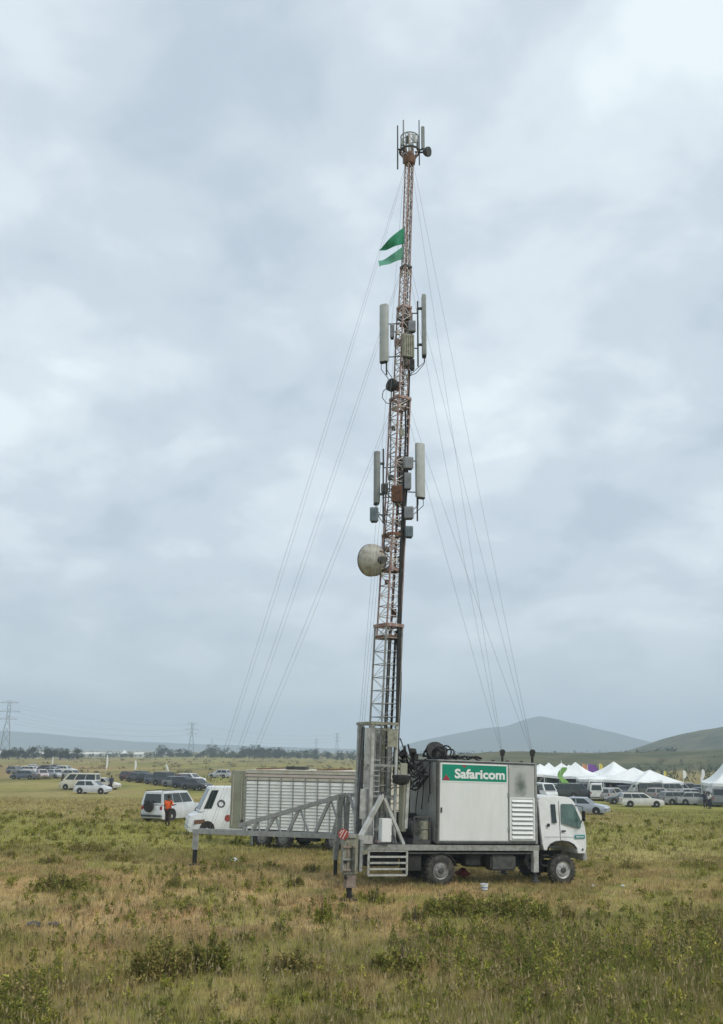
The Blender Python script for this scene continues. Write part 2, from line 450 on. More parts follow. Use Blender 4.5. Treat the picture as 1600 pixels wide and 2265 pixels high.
# mountain, ridge and hill -------------------------------------------------
def ridge(name, pts, yc, wid, m, label, seed, back=None):
    """pts: skyline as (pixel x, pixel y); a heightfield ridge at distance yc"""
    sx = []; sh = []
    for px, py in pts:
        p = at(px, py, yc); sx.append(p.x); sh.append(p.z)
    xs = np.linspace(sx[0], sx[-1], 150); ys = np.linspace(-1, 1, 41)
    h = np.interp(xs, sx, sh)
    Xr, Tr = np.meshgrid(xs, ys)
    bell = np.cos(np.clip(Tr, -1, 1) * math.pi / 2) ** 1.3
    n = fbm(Xr / (wid * .30) + seed, Tr * 3 + seed, 5) - .5
    Hh = np.interp(xs, sx, sh)[None, :] * bell
    Zr = Hh * (1 + n * 0.55 * (1 - bell)) + n * 9 * bell * (Hh / max(sh)) - 5 * (1 - bell)
    v = np.stack([Xr, yc + Tr * wid, Zr], -1).reshape(-1, 3)
    a, b = np.meshgrid(np.arange(149), np.arange(40)); q = (b * 150 + a).ravel()
    me = np_mesh(name, v, np.stack([q, q + 1, q + 151, q + 150], -1), m)
    me.polygons.foreach_set('use_smooth', np.ones(len(q), bool))
    o = link(name, me); o['kind'] = 'structure'
    return o
M['mountain'] = mat('mountain_scrub', (0.055, 0.065, 0.05), 0.95, 0, (0.09, 0.09, 0.062), 0.012, spec=0.05)
M['hill'] = mat('hill_grass_scrub', (0.062, 0.075, 0.035), 0.95, 0, (0.135, 0.125, 0.065), 0.05, 0.40, 0.6, spec=0.05)
ridge('mountain', [(640, 1662), (780, 1660), (880, 1652), (930, 1638), (1000, 1624), (1060, 1612), (1120, 1606), (1165, 1591), (1195, 1583), (1228, 1591), (1290, 1605), (1345, 1618), (1400, 1633), (1450, 1646), (1500, 1650), (1600, 1656), (1800, 1664)], 3000, 380, M['mountain'], '', 3.3)
ridge('distant_ridge', [(-1100, 1652), (-500, 1632), (-200, 1618), (20, 1616), (140, 1626), (300, 1640), (450, 1646), (640, 1653), (900, 1660)], 3250, 200, M['mountain'], '', 8.1)
ridge('hill', [(1300, 1668), (1430, 1661), (1475, 1646), (1520, 1628), (1570, 1614), (1620, 1606), (1720, 1590), (1850, 1580), (2100, 1600), (2400, 1640)], 800, 240, M['hill'], '', 5.2)
ridge('scrub_slope', [(860, 1672), (1000, 1669), (1150, 1667), (1300, 1668), (1420, 1666), (1500, 1660), (1600, 1652), (1750, 1644), (1950, 1640), (2200, 1664)], 420, 120, M['hill'], '', 2.2)

# ------------------------------------------------------------------ grass
def blades(n, xr, yr, hr, wr, seed, dens=None, lean=0.5, cvar=0.3):
    rs = np.random.RandomState(seed)
    x = rs.uniform(*xr, n); y = rs.uniform(*yr, n)
    # keep only a wedge about the view, with room for a step to the side
    keep = np.abs(x) < 0.46 * y + 2.5
    if dens is not None: keep &= rs.rand(n) < dens(x, y)
    x, y = x[keep], y[keep]; n = len(x)
    c = patch_color(x, y)
    hmul = 0.55 + 0.9 * fbm(x / 2.2 + 7, y / 2.2, 3)
    h = rs.uniform(*hr, n) * hmul; w = rs.uniform(*wr, n)
    az = rs.uniform(0, 2 * math.pi, n); ln = rs.uniform(0.1, lean, n) * h; la = rs.uniform(0, 2 * math.pi, n)
    z = gz(x, y) - 0.02
    dx, dy = np.cos(az) * w / 2, np.sin(az) * w / 2
    v = np.empty((n, 3, 3))
    v[:, 0] = np.stack([x - dx, y - dy, z], -1); v[:, 1] = np.stack([x + dx, y + dy, z], -1)
    v[:, 2] = np.stack([x + np.cos(la) * ln, y + np.sin(la) * ln, z + h], -1)
    k = rs.rand(n)
    c = c * rs.uniform(1 - cvar, 1 + cvar, n)[:, None] * 1.45
    dry = (k < 0.24)[:, None]
    c = np.where(dry, np.array([0.42, 0.345, 0.21]) * rs.uniform(.7, 1.15, n)[:, None], c)
    fresh = (k > 0.93)[:, None]
    c = np.where(fresh, np.array([0.26, 0.28, 0.06]) * rs.uniform(.7, 1.1, n)[:, None], c)
    return v.reshape(-1, 3), np.repeat(c, 3, 0)
parts = [blades(190000, (-14, 14), (12, 24), (0.05, 0.22), (0.008, 0.02), 1),
         blades(200000, (-20, 20), (24, 42), (0.05, 0.18), (0.012, 0.03), 2),
         blades(170000, (-48, 48), (42, 100), (0.06, 0.20), (0.03, 0.08), 3)]
def tufts(n, xr, yr, nb, hr, wr, rad, seed):
    rs = np.random.RandomState(seed)
    x = rs.uniform(*xr, n); y = rs.uniform(*yr, n)
    keep = (np.abs(x) < 0.46 * y + 2.0) & (rs.rand(n) < smooth(.36, .60, fbm(x / 1.6 + 12, y / 1.6 + 4, 3)) + .12)
    x, y = x[keep], y[keep]; n = len(x)
    hs = rs.uniform(*hr, n); c = patch_color(x, y) * rs.uniform(.6, 1.25, n)[:, None]
    c = np.where((rs.rand(n) < .22)[:, None], np.array([0.42, 0.34, 0.18]) * rs.uniform(.7, 1.1, n)[:, None], c)
    X_ = np.repeat(x, nb); Y_ = np.repeat(y, nb); H_ = np.repeat(hs, nb) * rs.uniform(.45, 1.1, n * nb); C_ = np.repeat(c, nb, 0) * rs.uniform(.75, 1.3, n * nb)[:, None]
    a = rs.uniform(0, 2 * math.pi, n * nb); r = rad * np.sqrt(rs.rand(n * nb)); sp = rs.uniform(.2, .75, n * nb) * H_
    bx, by = X_ + np.cos(a) * r, Y_ + np.sin(a) * r; bz = gz(bx, by) - .02
    w = rs.uniform(*wr, n * nb); pa = a + 1.57
    v = np.empty((n * nb, 3, 3))
    v[:, 0] = np.stack([bx - np.cos(pa) * w / 2, by - np.sin(pa) * w / 2, bz], -1); v[:, 1] = np.stack([bx + np.cos(pa) * w / 2, by + np.sin(pa) * w / 2, bz], -1)
    v[:, 2] = np.stack([bx + np.cos(a) * sp, by + np.sin(a) * sp, bz + H_], -1)
    return v.reshape(-1, 3), np.repeat(C_, 3, 0)
def seed_heads(n, xr, yr, seed):
    # tall dry stalks with a slim seed head
    rs = np.random.RandomState(seed); x = rs.uniform(*xr, n); y = rs.uniform(*yr, n)
    keep = (np.abs(x) < 0.46 * y + 2.0) & (rs.rand(n) < smooth(.4, .6, fbm(x / 2.3 + 3, y / 2.3 + 44, 3)) + .1)
    x, y = x[keep], y[keep]; n = len(x); z = gz(x, y); h = rs.uniform(.2, .48, n); a = rs.uniform(0, 6.28, n); l_ = h * rs.uniform(.05, .35, n)
    tx, ty, tz = x + np.cos(a) * l_, y + np.sin(a) * l_, z + h
    v = np.empty((n, 2, 3, 3))
    v[:, 0, 0] = np.stack([x - .004, y, z], -1); v[:, 0, 1] = np.stack([x + .004, y, z], -1); v[:, 0, 2] = np.stack([tx, ty, tz], -1)
    sw = rs.uniform(.008, .018, n); sh_ = rs.uniform(.04, .10, n)
    v[:, 1, 0] = np.stack([tx - sw, ty, tz - sh_], -1); v[:, 1, 1] = np.stack([tx + sw, ty, tz - sh_ * .8], -1); v[:, 1, 2] = np.stack([tx + np.cos(a) * .02, ty, tz + sh_ * .4], -1)
    c = np.array([0.40, 0.32, 0.18]) * rs.uniform(.6, 1.25, n)[:, None]
    return v.reshape(-1, 3), np.repeat(c, 6, 0)
parts += [tufts(16000, (-13, 13), (12, 24), 14, (.10, .30), (.008, .02), .05, 21), tufts(20000, (-20, 20), (24, 44), 11, (.10, .26), (.012, .028), .07, 22),
          tufts(16000, (-45, 45), (44, 95), 7, (.12, .30), (.03, .07), .14, 23), seed_heads(9000, (-13, 13), (12, 27), 24)]
gvs = np.concatenate([p[0] for p in parts]); gcs = np.concatenate([p[1] for p in parts])
blade_mat = attr_mat('grass_blades', transl=0.25, rough=0.9, spec=0.04)
grass = link('grass', np_mesh('grass', gvs, np.arange(len(gvs)).reshape(-1, 3), blade_mat, gcs))
tag(grass, 'short dry and green grass covering the field', 'grass', kind='stuff')

# taller weeds, thick in the near right and thin elsewhere
def leafy(cx, cy, cz, rad, hgt, nl, rs, size, cols, gain=(1.0, 1.0, 1.0)):
    """leaf-sized faces through the volume of a low crown; local arrays"""
    u = rs.rand(nl); th = rs.uniform(0, 2 * math.pi, nl); zz_ = rs.rand(nl)
    rr = np.sqrt(u) * rad * np.sqrt(np.clip(1 - (zz_ * 0.95) ** 2.2, 0.02, 1))
    lob = 0.75 + 0.45 * np.sin(th * 3 + rs.uniform(0, 6)) * np.sin(th * 2 + rs.uniform(0, 6))
    x = cx + np.cos(th) * rr * lob; y = cy + np.sin(th) * rr * lob; z = cz + zz_ * hgt * (0.8 + 0.4 * lob * rs.rand(nl))
    s = rs.uniform(size[0], size[1], nl)
    a = rs.normal(size=(nl, 3)); a[:, 2] = np.abs(a[:, 2]) * 0.9 + .2; a /= np.linalg.norm(a, axis=1)[:, None]
    b = rs.normal(size=(nl, 3)); b -= a * (a * b).sum(1)[:, None]; b /= np.linalg.norm(b, axis=1)[:, None]
    p = np.stack([x, y, z], -1)
    v = np.stack([p - b * s[:, None] * .28, p + b * s[:, None] * .28, p + a * s[:, None]], 1)
    ci = rs.randint(0, len(cols), nl); c = np.array(cols)[ci] * rs.uniform(.6, 1.3, nl)[:, None] * np.array(gain)
    return v.reshape(-1, 3), np.repeat(c, 3, 0)
rs = np.random.RandomState(11)
vs_, cs_ = [], []
WEED = [(0.29, 0.29, 0.055), (0.36, 0.34, 0.07), (0.21, 0.23, 0.055), (0.42, 0.35, 0.17), (0.31, 0.23, 0.13), (0.35, 0.305, 0.10)]
nw = 0
while nw < 1900:
    x = rs.uniform(-9, 10); y = rs.uniform(14, 36)
    if abs(x) > 0.44 * y + 1.5: continue
    n1 = fbm(np.array([x / 3.0 + 50]), np.array([y / 3.0]), 3)[0]
    d = 0.045 + 0.30 * smooth(.4, 3.6, x + (n1 - .5) * 5) * (1 - smooth(18.5, 27, y - x * .25 + (n1 - .5) * 9)) * smooth(.3, .6, n1 + .05)
    d += 0.30 * smooth(1.0, 4.5, -x + (n1 - .5) * 4) * (1 - smooth(18.5, 22, y + (n1 - .5) * 5)) * smooth(.35, .6, n1)
    if y > 29.5 and x > -3: d *= .3
    if rs.rand() > d: continue
    if 29.0 < y < 37 and -2 < x < 9: continue
    nw += 1
    hh = rs.uniform(0.18, 0.52) * (1.0 if d > .1 else .6)
    tone = rs.rand(); big = rs.uniform(.07, .26) if d > .1 else rs.uniform(.05, .12)
    pal_ = [(0.15, 0.175, 0.042), (0.20, 0.215, 0.05), (0.11, 0.13, 0.04), (0.26, 0.26, 0.06)] if tone < .58 else ([(0.34, 0.32, 0.075), (0.26, 0.26, 0.06), (0.40, 0.36, 0.11)] if tone < .74 else [(0.36, 0.29, 0.16), (0.26, 0.20, 0.12), (0.20, 0.18, 0.09), (0.30, 0.25, 0.13)])
    v, c = leafy(x, y, gz(x, y) - .02, big, hh * rs.uniform(.8, 1.3), int(18 + 190 * big), rs, (.03, .09), pal_, np.array((1.1, 1.1, .9)) * rs.uniform(.7, 1.3))
    vs_.append(v); cs_.append(c)
    # a couple of thin stems
    for _ in range(3):
        t = rs.uniform(0, 6.28); z0 = gz(x, y)
        st = np.array([[x - .006, y, z0], [x + .006, y, z0], [x + math.cos(t) * .08, y + math.sin(t) * .08, z0 + hh * 1.25]])
        vs_.append(st); cs_.append(np.repeat(np.array([[0.20, 0.17, 0.08]]), 3, 0))
FORB = [(0.13, 0.145, 0.045), (0.17, 0.18, 0.055), (0.10, 0.11, 0.04), (0.21, 0.19, 0.08)]
for k in range(1500):
    y = rs.uniform(15, 75); x = rs.uniform(-1, 1) * (0.44 * y + 1)
    if 29.3 < y < 37.5 and -1.5 < x < 8.5: continue
    n1 = fbm(np.array([x / 6.0 + 20]), np.array([y / 6.0 + 70]), 3)[0]
    if rs.rand() > .15 + 1.1 * smooth(.42, .62, n1): continue
    r_ = rs.uniform(.06, .32) * (1 + .4 * smooth(40, 60, y))
    v, c = leafy(x, y, gz(x, y) - .02, r_, rs.uniform(.08, .26) * (1 + .3 * smooth(40, 60, y)), int(30 + 260 * r_), rs, (.03 + y * .0006, .07 + y * .0012), FORB, (1.75, 1.65, 1.0))
    vs_.append(v); cs_.append(c)
wv = np.concatenate(vs_); wc = np.concatenate(cs_)
leaf_mat = attr_mat('weed_leaves', transl=0.3, rough=0.85, spec=0.06)
weeds = link('weeds', np_mesh('weeds', wv, np.arange(len(wv)).reshape(-1, 3), leaf_mat, wc))
tag(weeds, 'knee high yellow green weeds, densest in the near right corner', 'weeds', kind='stuff')

# shrubs that stand out one by one
SH_D = [(0.135, 0.155, 0.05), (0.17, 0.185, 0.06), (0.10, 0.115, 0.045), (0.21, 0.20, 0.075), (0.15, 0.12, 0.07)]
SH_G = [(0.15, 0.175, 0.05), (0.20, 0.215, 0.06), (0.11, 0.13, 0.045), (0.26, 0.245, 0.085)]
SH_B = [(0.17, 0.15, 0.075), (0.22, 0.175, 0.10), (0.12, 0.12, 0.055), (0.26, 0.22, 0.11), (0.13, 0.15, 0.05)]
def shrub(px, py, wid_px, h_px, label, pal, n=900, name='low_shrub', group='shrubs on the open field'):
    p = on_ground(px, py)
    sc = 1.0 / (FPX / ((p - cam_c).dot(cam_d)))
    rad = wid_px * sc / 2; hh = h_px * sc
    rs = np.random.RandomState(int(px * 7 + py))
    root = thing(name, label, 'shrub', p, 0, group)
    vs, cs = [], []
    k = max(5, int(rad * 16))
    for i in range(k):
        ox, oy = ((i + rs.uniform(.1, .9)) / k * 2 - 1) * .86 * rad, rs.uniform(-.6, .6) * min(rad, .6)
        q = (1.1 - .55 * abs(ox) / rad) * rs.uniform(.65, 1.1)
        s = min(.10, .04 + rad * .04)
        v, c = leafy(ox, oy, -.03, max(.10, rad * rs.uniform(.22, .36)), hh * q, int(2.6 * n) // k, rs, (s * .6, s * 1.4), pal, (1.65, 1.58, 1.05))
        vs.append(v); cs.append(c)
    for i in range(5):
        a_ = rs.uniform(0, 6.28); v, c = leafy(math.cos(a_) * rad * .95, math.sin(a_) * min(rad, .5) * .9, -.02, rad * .25 + .06, hh * .35, n // 14, rs, (s * .5, s), pal, (1.65, 1.58, 1.05))
        vs.append(v); cs.append(c * 1.2)
    v = np.concatenate(vs); c = np.concatenate(cs)
    link('foliage', np_mesh('foliage', v, np.arange(len(v)).reshape(-1, 3), leaf_mat, c), root)
    mb = MB()
    for i in range(14):
        t = rs.uniform(0, 6.28); r = rs.uniform(.2, 1.0) * rad
        mb.tube((0.03 * math.cos(t), 0.03 * math.sin(t), -.05), (r * math.cos(t), r * math.sin(t) * .6, hh * rs.uniform(.5, 1.25)), .010, .003, 5)
    mb.build('stem', M['bark'], root)
    return root
for a in [
    (135, 1972, 125, 42, 'dark rounded shrub on the dry grass at the left edge, wider than tall', SH_D, 1100),
    (350, 2168, 150, 80, 'large dark ragged bush in the near left foreground, left half of the pair', SH_B, 1600),
    (462, 2155, 110, 88, 'large dark green bush in the near foreground, right half of the pair', SH_D, 1500),
    (655, 2152, 112, 46, 'low brownish green bush in the centre foreground below the near jack leg', SH_B, 1100),
    (540, 2090, 50, 30, 'small dark tuft up and right of the large foreground bushes', SH_D, 400),
    (622, 2066, 46, 28, 'small pale green tuft above the brownish foreground bush', SH_G, 350),
    (880, 2152, 122, 58, 'compact dark green bush in the centre foreground below the truck rear wheel', SH_D, 1300),
    (1010, 2026, 150, 48, 'dark green clump on the ground just below the truck rear wheel', SH_D, 1200),
    (1135, 2034, 170, 54, 'long dark clump on the ground below the middle of the truck', SH_D, 1300),
    (980, 2082, 78, 44, 'green bush between the truck and the compact foreground bush', SH_G, 700),
    (716, 2044, 46, 56, 'upright olive shrub in front and left of the near jack foot', SH_G, 600),
    (824, 1998, 56, 36, 'small green shrub right of the near jack foot', SH_G, 400),
    (655, 1962, 46, 26, 'small dark shrub behind and left of the near jack leg', SH_D, 350),
    (690, 1930, 48, 20, 'low dark shrub in line with the far jack, left of the grey post', SH_D, 300),
    (112, 1912, 60, 22, 'small dark shrub behind the rounded shrub at the left', SH_D, 350),
    (20, 1896, 34, 18, 'tiny dark shrub at the extreme left edge of the field', SH_D, 200),
    (190, 1886, 110, 24, 'wide low shrub in the left field, top one of the shrub line', SH_B, 500),
    (262, 1904, 76, 22, 'low brown shrub left of the far jack foot', SH_B, 350),
    (385, 1966, 30, 36, 'thin brown leafless shrub alone on the dry grass', SH_B, 250),
    (488, 1926, 52, 24, 'small green shrub just right of the far jack foot', SH_G, 300),
    (920, 2040, 62, 30, 'small dark shrub left of the clumps below the truck', SH_D, 350),
    (1252, 2034, 50, 30, 'small dark shrub in front of the truck front wheel', SH_B, 350),
    (1562, 2056, 66, 36, 'brown shrub at the right edge of the foreground', SH_B, 400),
    (1545, 1918, 84, 20, 'low dark shrub at the right edge of the green field', SH_D, 350),
    (1395, 1922, 64, 20, 'low brown shrub right of the truck bumper', SH_B, 300),
    (600, 1920, 40, 18, 'small shrub under the far outrigger arm', SH_G, 250),
]:
    shrub(*a)

# ------------------------------------------------------------------ mast truck
HEAD, TPITCH = 0.345, 0.028
T = Matrix.Translation((2.301, 33.483, -0.02)) @ Matrix.Rotation(HEAD, 4, 'Z') @ Matrix.Rotation(TPITCH, 4, 'Y')
Ti = T.inverted()
def TL(px, py, Yd): return Ti @ at(px, py, Yd)
truck = thing('mast_truck', 'white cab lorry with flat grey deck and extended jacks carrying the lattice mast', 'truck', None, mtx=T)

def wheel_mesh(r, w, n=24):
    t = MB().lathe([(r * .56, -w / 2), (r * .80, -w / 2 - .012), (r * .94, -w / 2 + .02), (r, -w * .28), (r, w * .28), (r * .94, w / 2 - .02), (r * .80, w / 2 + .012), (r * .56, w / 2)], axis=(0, 1, 0), n=n)
    # tread lugs
    for k in range(n):
        a = 2 * math.pi * (k + .5) / n
        for s in (-1, 1):
            c = Vector((math.cos(a) * (r + .004), s * w * .26, math.sin(a) * (r + .004)))
            t.box(c, (.03, w * .36, r * .11), Matrix.Rotation(-a, 3, 'Y'))
    return t
def rim_mesh(r, w, face):
    """steel disc wheel, dished, with hub and nuts; face = y of the outer side"""
    s = -1 if face < 0 else 1
    m = MB().lathe([(r * .57, face * 1.0), (r * .54, face * .82), (r * .46, face * .70), (r * .40, face * .95), (r * .25, face * 1.0), (r * .20, face * 1.02), (.02, face * 1.02)], axis=(0, 1, 0), n=20)
    for k in range(8):
        a = 2 * math.pi * k / 8
        m.tube((math.cos(a) * r * .31, face * .95, math.sin(a) * r * .31), (math.cos(a) * r * .31, face * 1.1, math.sin(a) * r * .31), r * .035, n=6)
    return m
def hub_mesh(r, face):
    return MB().lathe([(r * .19, face * 1.0), (r * .19, face * 1.28), (r * .12, face * 1.36), (.01, face * 1.36)], axis=(0, 1, 0), n=12)
tw = wheel_mesh(.5, .28).mesh('tyre', M['tyre'], True)
for x, ys, rmat in ((0.0, (-1.04, -.72, .72, 1.04), 'rim'), (4.62, (-1.02, 1.02), 'rim_light')):
    for y in ys:
        wo = link('wheel', tw, truck, (x, y, .49))
        f = -.14 if y < 0 else .14
        if abs(y) > .9:
            rm = rim_mesh(.5, .28, f).build('rim', M[rmat], wo, True)
            hub_mesh(.5, f).build('hub', M['dark_grey'], wo, True)
# chassis
mb = MB()
for s in (-1, 1): mb.box((1.2, s * .42, .93), (7.6, .09, .26))
for x in (-2.3, -1.2, .9, 2.0, 3.2): mb.box((x, 0, .93), (.12, .76, .2))
mb.build('chassis_frame', M['dark'], truck)
for x in (0, 4.62):
    MB().tube((x, -.95, .49), (x, .95, .49), .09).lathe([(.09, -.25), (.22, -.1), (.22, .1), (.09, .25)], (x, 0, .49), (0, 1, 0), 12).build('axle', M['dark'], truck, True)
MB().tube((.2, 0, .62), (3.4, 0, .78), .06).build('drive_shaft', M['dark'], truck)
MB().box((2.35, -.86, .72), (.95, .52, .50)).build('fuel_tank', M['dark_grey'], truck, bevel=.05)
MB().box((1.25, -.8, .80), (.55, .45, .36)).build('battery_box', M['dark'], truck, bevel=.02)
MB().box((1.6, .8, .74), (1.4, .5, .45)).build('tool_box', M['dark'], truck, bevel=.03)
MB().tube((3.15, -.62, .66), (3.15, -.1, .66), .13, n=12).build('air_tank', M['dark'], truck, True)
MB().lathe([(.1, -.26), (.24, -.24), (.24, .24), (.1, .26)], (3.5, -.66, .78), (0, 1, 0), 14).build('silencer', M['dark_grey'], truck, True)
# rear mudguards (curved plates)
for s in (-1, 1):
    rings = []
    for k in range(9):
        a = R(15 + 150 * k / 8); rr = .60
        x, z = math.cos(a) * rr, .49 + math.sin(a) * rr * .92
        rings.append([Vector((x, s * .56, z)), Vector((x, s * 1.19, z)), Vector((x * .97, s * 1.19, z - .02)), Vector((x * .97, s * .56, z - .02))])
    MB().loft(rings).build('mudguard', M['dark'], truck)
MB().box((-2.0, -.3, .85), (1.2, 1.3, .5)).build('dark_filler_rear', M['dark'], truck, bevel=.03)  # added dark block, deepens the shade under the rear deck
MB().box((2.4, .1, .70), (2.0, .6, .42)).build('dark_filler_mid', M['dark'], truck, bevel=.05)  # added dark block, makes the space under the mid chassis blacker
MB().box((-.92, -.75, .72), (.5, .7, .5)).build('dark_filler_side', M['dark'], truck, bevel=.02)  # added dark block, fills in shade behind the rear wheels
# deck: side beams, floor plates
for s in (-1, 1): MB().beam((-2.62, s * 1.17, 1.20), (3.66, s * 1.17, 1.20), .09, .17).build('side_beam', M['rail'], truck)
MB().beam((-2.66, -1.21, 1.20), (-2.66, 1.21, 1.20), .09, .17).build('rear_beam', M['rail'], truck)
k = 0
for x0 in np.arange(-2.6, 3.6, 1.03):
    MB().box((x0 + .51, 0, 1.262), (1.015, 2.24, .03)).build('deck_plate', M['dark_grey'], truck)
# lower rail under side beam
MB().beam((-1.25, -1.15, 1.03), (3.4, -1.15, 1.03), .05, .05).build('side_rail', M['dark_grey'], truck)
# step frame at the rear side: a frame with bars
def bars_frame(x0, x1, z0, z1, y, nb, parent, name, mname, th=.055):
    fr = MB()
    fr.beam((x0, y, z0), (x0, y, z1), th).beam((x1, y, z0), (x1, y, z1), th)
    fr.beam((x0, y, z1), (x1, y, z1), th).beam((x0, y, z0), (x1, y, z0), th)
    f = fr.build(name, M[mname], parent)
    for i in range(1, nb + 1):
        z = z0 + (z1 - z0) * i / (nb + 1)
        MB().beam((x0, y - .003, z), (x1, y - .003, z), th * .9, th * .95).build('bar', M[mname], f)
    return f
bars_frame(-2.55, -1.22, .36, 1.10, -1.17, 3, truck, 'side_guard', 'galv_light', .06)
# front jacks of the deck
def jack(parent, x, y, ztop, zs, zg, w, mname, inner=.10):
    """square sleeve from ztop to zs, black ram to the ground, foot plate"""
    j = MB().box((x, y, (ztop + zs) / 2), (w, w, ztop - zs)).build('jack_leg', M[mname], parent, bevel=.012)
    MB().tube((x, y, zs + .1), (x, y, zg + .03), inner, n=12).build('ram', M['black'], j, True)
    MB().lathe([(.0, 0), (w * .85, 0), (w * .85, .035), (inner * 1.2, .06), (inner * 1.2, .16), (0, .16)], (x, y, zg), n=14).build('foot_plate', M['dark_grey'], j, True)
    return j
jack(truck, 3.53, -1.13, 1.12, .42, .12, .20, 'galv_light', .075)
jack(truck, 3.53, 1.13, 1.12, .42, .12, .20, 'galv_light', .075)

# cab -----------------------------------------------------------------
cab = thing_c = None
CX0, CX1 = 3.74, 5.58
def cab_in(x, z):
    return 0.0 if z < 1.95 else 0.10 * (z - 1.95) / 0.95
prof = [(3.90, 1.12), (4.02, 1.12), (4.06, 1.22), (4.16, 1.33), (4.35, 1.41), (4.62, 1.44), (4.88, 1.41), (5.08, 1.32), (5.19, 1.20), (5.24, 1.02), (5.55, 1.02), (5.60, 1.25), (5.60, 1.62), (5.55, 1.95), (5.44, 2.30), (5.20, 2.72), (5.08, 2.84), (4.9, 2.90), (3.95, 2.90), (3.80, 2.84), (3.74, 2.72), (3.76, 1.9), (3.84, 1.30)]
cab = MB().prism(prof, -1.13, 1.13, cab_in).build('cab', M['white_paint'], truck, bevel=.018)
for p in cab.data.polygons: p.use_smooth = False
def cab_y(z): return -1.13 + cab_in(0, z)
def cab_patch(pts, name, m, parent=cab, off=.006, side=-1, th=.008):
    q = [(x, side * (-cab_y(z) + off), z) for x, z in pts]
    if side > 0: q = q[::-1]
    return MB().slab(q, th).build(name, m, parent)
for side in (-1, 1):
    cab_patch([(4.62, 2.02), (4.62, 2.62), (4.66, 2.66), (5.11, 2.66), (5.17, 2.60), (5.40, 2.10), (5.38, 1.88), (5.30, 1.85)][::-1], 'door_window', M['glass_green'], side=side)
    cab_patch([(4.24, 2.02), (4.42, 2.02), (4.40, 2.64), (4.22, 2.64)], 'quarter_window', M['glass'], side=side)
    cab_patch([(4.545, 1.46), (4.56, 1.46), (4.56, 2.76), (4.545, 2.76)], 'door_gap', M['dark_grey'], side=side, th=.004)
    cab_patch([(4.60, 1.74), (4.76, 1.74), (4.76, 1.785), (4.60, 1.785)], 'door_handle', M['black'], side=side, th=.03)
    cab_patch([(5.13, 1.52), (5.53, 1.52), (5.53, 1.64), (5.13, 1.64)], 'name_plate', M['teal'], side=side)
    cab_patch([(3.92, 1.56), (5.56, 1.56), (5.56, 1.572), (3.92, 1.572)], 'crease_line', M['shelter_grey'], side=side, off=.002, th=.004)
    cab_patch([(4.03, 1.90), (4.13, 1.90), (4.13, 2.00), (4.03, 2.00)], 'fuel_cap', M['black'], side=side, th=.02)
    cab_patch([(5.40, 1.12), (5.46, 1.12), (5.46, 1.19), (5.40, 1.19)], 'side_lamp', M['dark_grey'], side=side, th=.015)
    # wheel arch trim following the opening
    pts = [(4.06, 1.22), (4.16, 1.335), (4.35, 1.415), (4.62, 1.445), (4.88, 1.415), (5.08, 1.325), (5.19, 1.205)]
    mb = MB()
    for i in range(len(pts) - 1):
        mb.beam((pts[i][0], side * 1.12, pts[i][1] - .02), (pts[i + 1][0], side * 1.12, pts[i + 1][1] - .02), .07, .035, (0, 0, 1))
    mb.build('wheel_arch', M['dark'], truck)
    # mirror on its arm
    mm = MB().box((5.36, side * 1.36, 2.28), (.06, .16, .34)).build('mirror', M['black'], truck, bevel=.015)
    MB().pipe([(5.20, side * 1.05, 2.62), (5.36, side * 1.30, 2.58), (5.38, side * 1.34, 2.3), (5.40, side * 1.1, 2.0)], .014).build('mirror_arm', M['black'], mm)
MB().slab([(5.625, -.98, 1.62 + .38), (5.625 - .07, -.98, 2.05), (5.2, -.92, 2.70), (5.2, .92, 2.70), (5.625 - .07, .98, 2.05)][1:], -.01).build('windscreen', M['glass'], cab)
MB().box((5.56, 0, .92), (.16, 2.2, .26)).build('bumper', M['galv_light'], truck, bevel=.03)
for s in (-1, 1): MB().box((5.66, s * .85, .96), (.04, .3, .14)).build('headlight', M['white_vinyl'], truck, bevel=.01)
MB().box((5.64, 0, 1.35), (.03, 1.3, .35)).build('grille', M['dark'], truck)
for s in (-1, 1): MB().box((3.98, s * .9, .95), (.3, .35, .05)).box((3.98, s * .95, .62), (.3, .3, .04)).beam((3.85, s * 1.0, .6), (3.85, s * .95, 1.1), .03).build('cab_step', M['dark'], truck)
# air intake, exhaust and clutter behind the cab
MB().lathe([(.0, 0), (.22, .02), (.25, .10), (.25, .34), (.18, .42), (0, .43)], (3.79, -1.0, 2.26), (0, 1, 0), 16).build('air_intake', M['black'], truck, True)
MB().tube((3.80, -.92, 1.2), (3.80, -.92, 2.2), .09, n=10).build('intake_pipe', M['black'], truck, True)
MB().box((3.70, 0, 1.9), (.06, 2.1, 1.3)).build('cab_gap_dark', M['dark'], truck)  # dark sheet added to stand for the shaded gap between cab and shelter

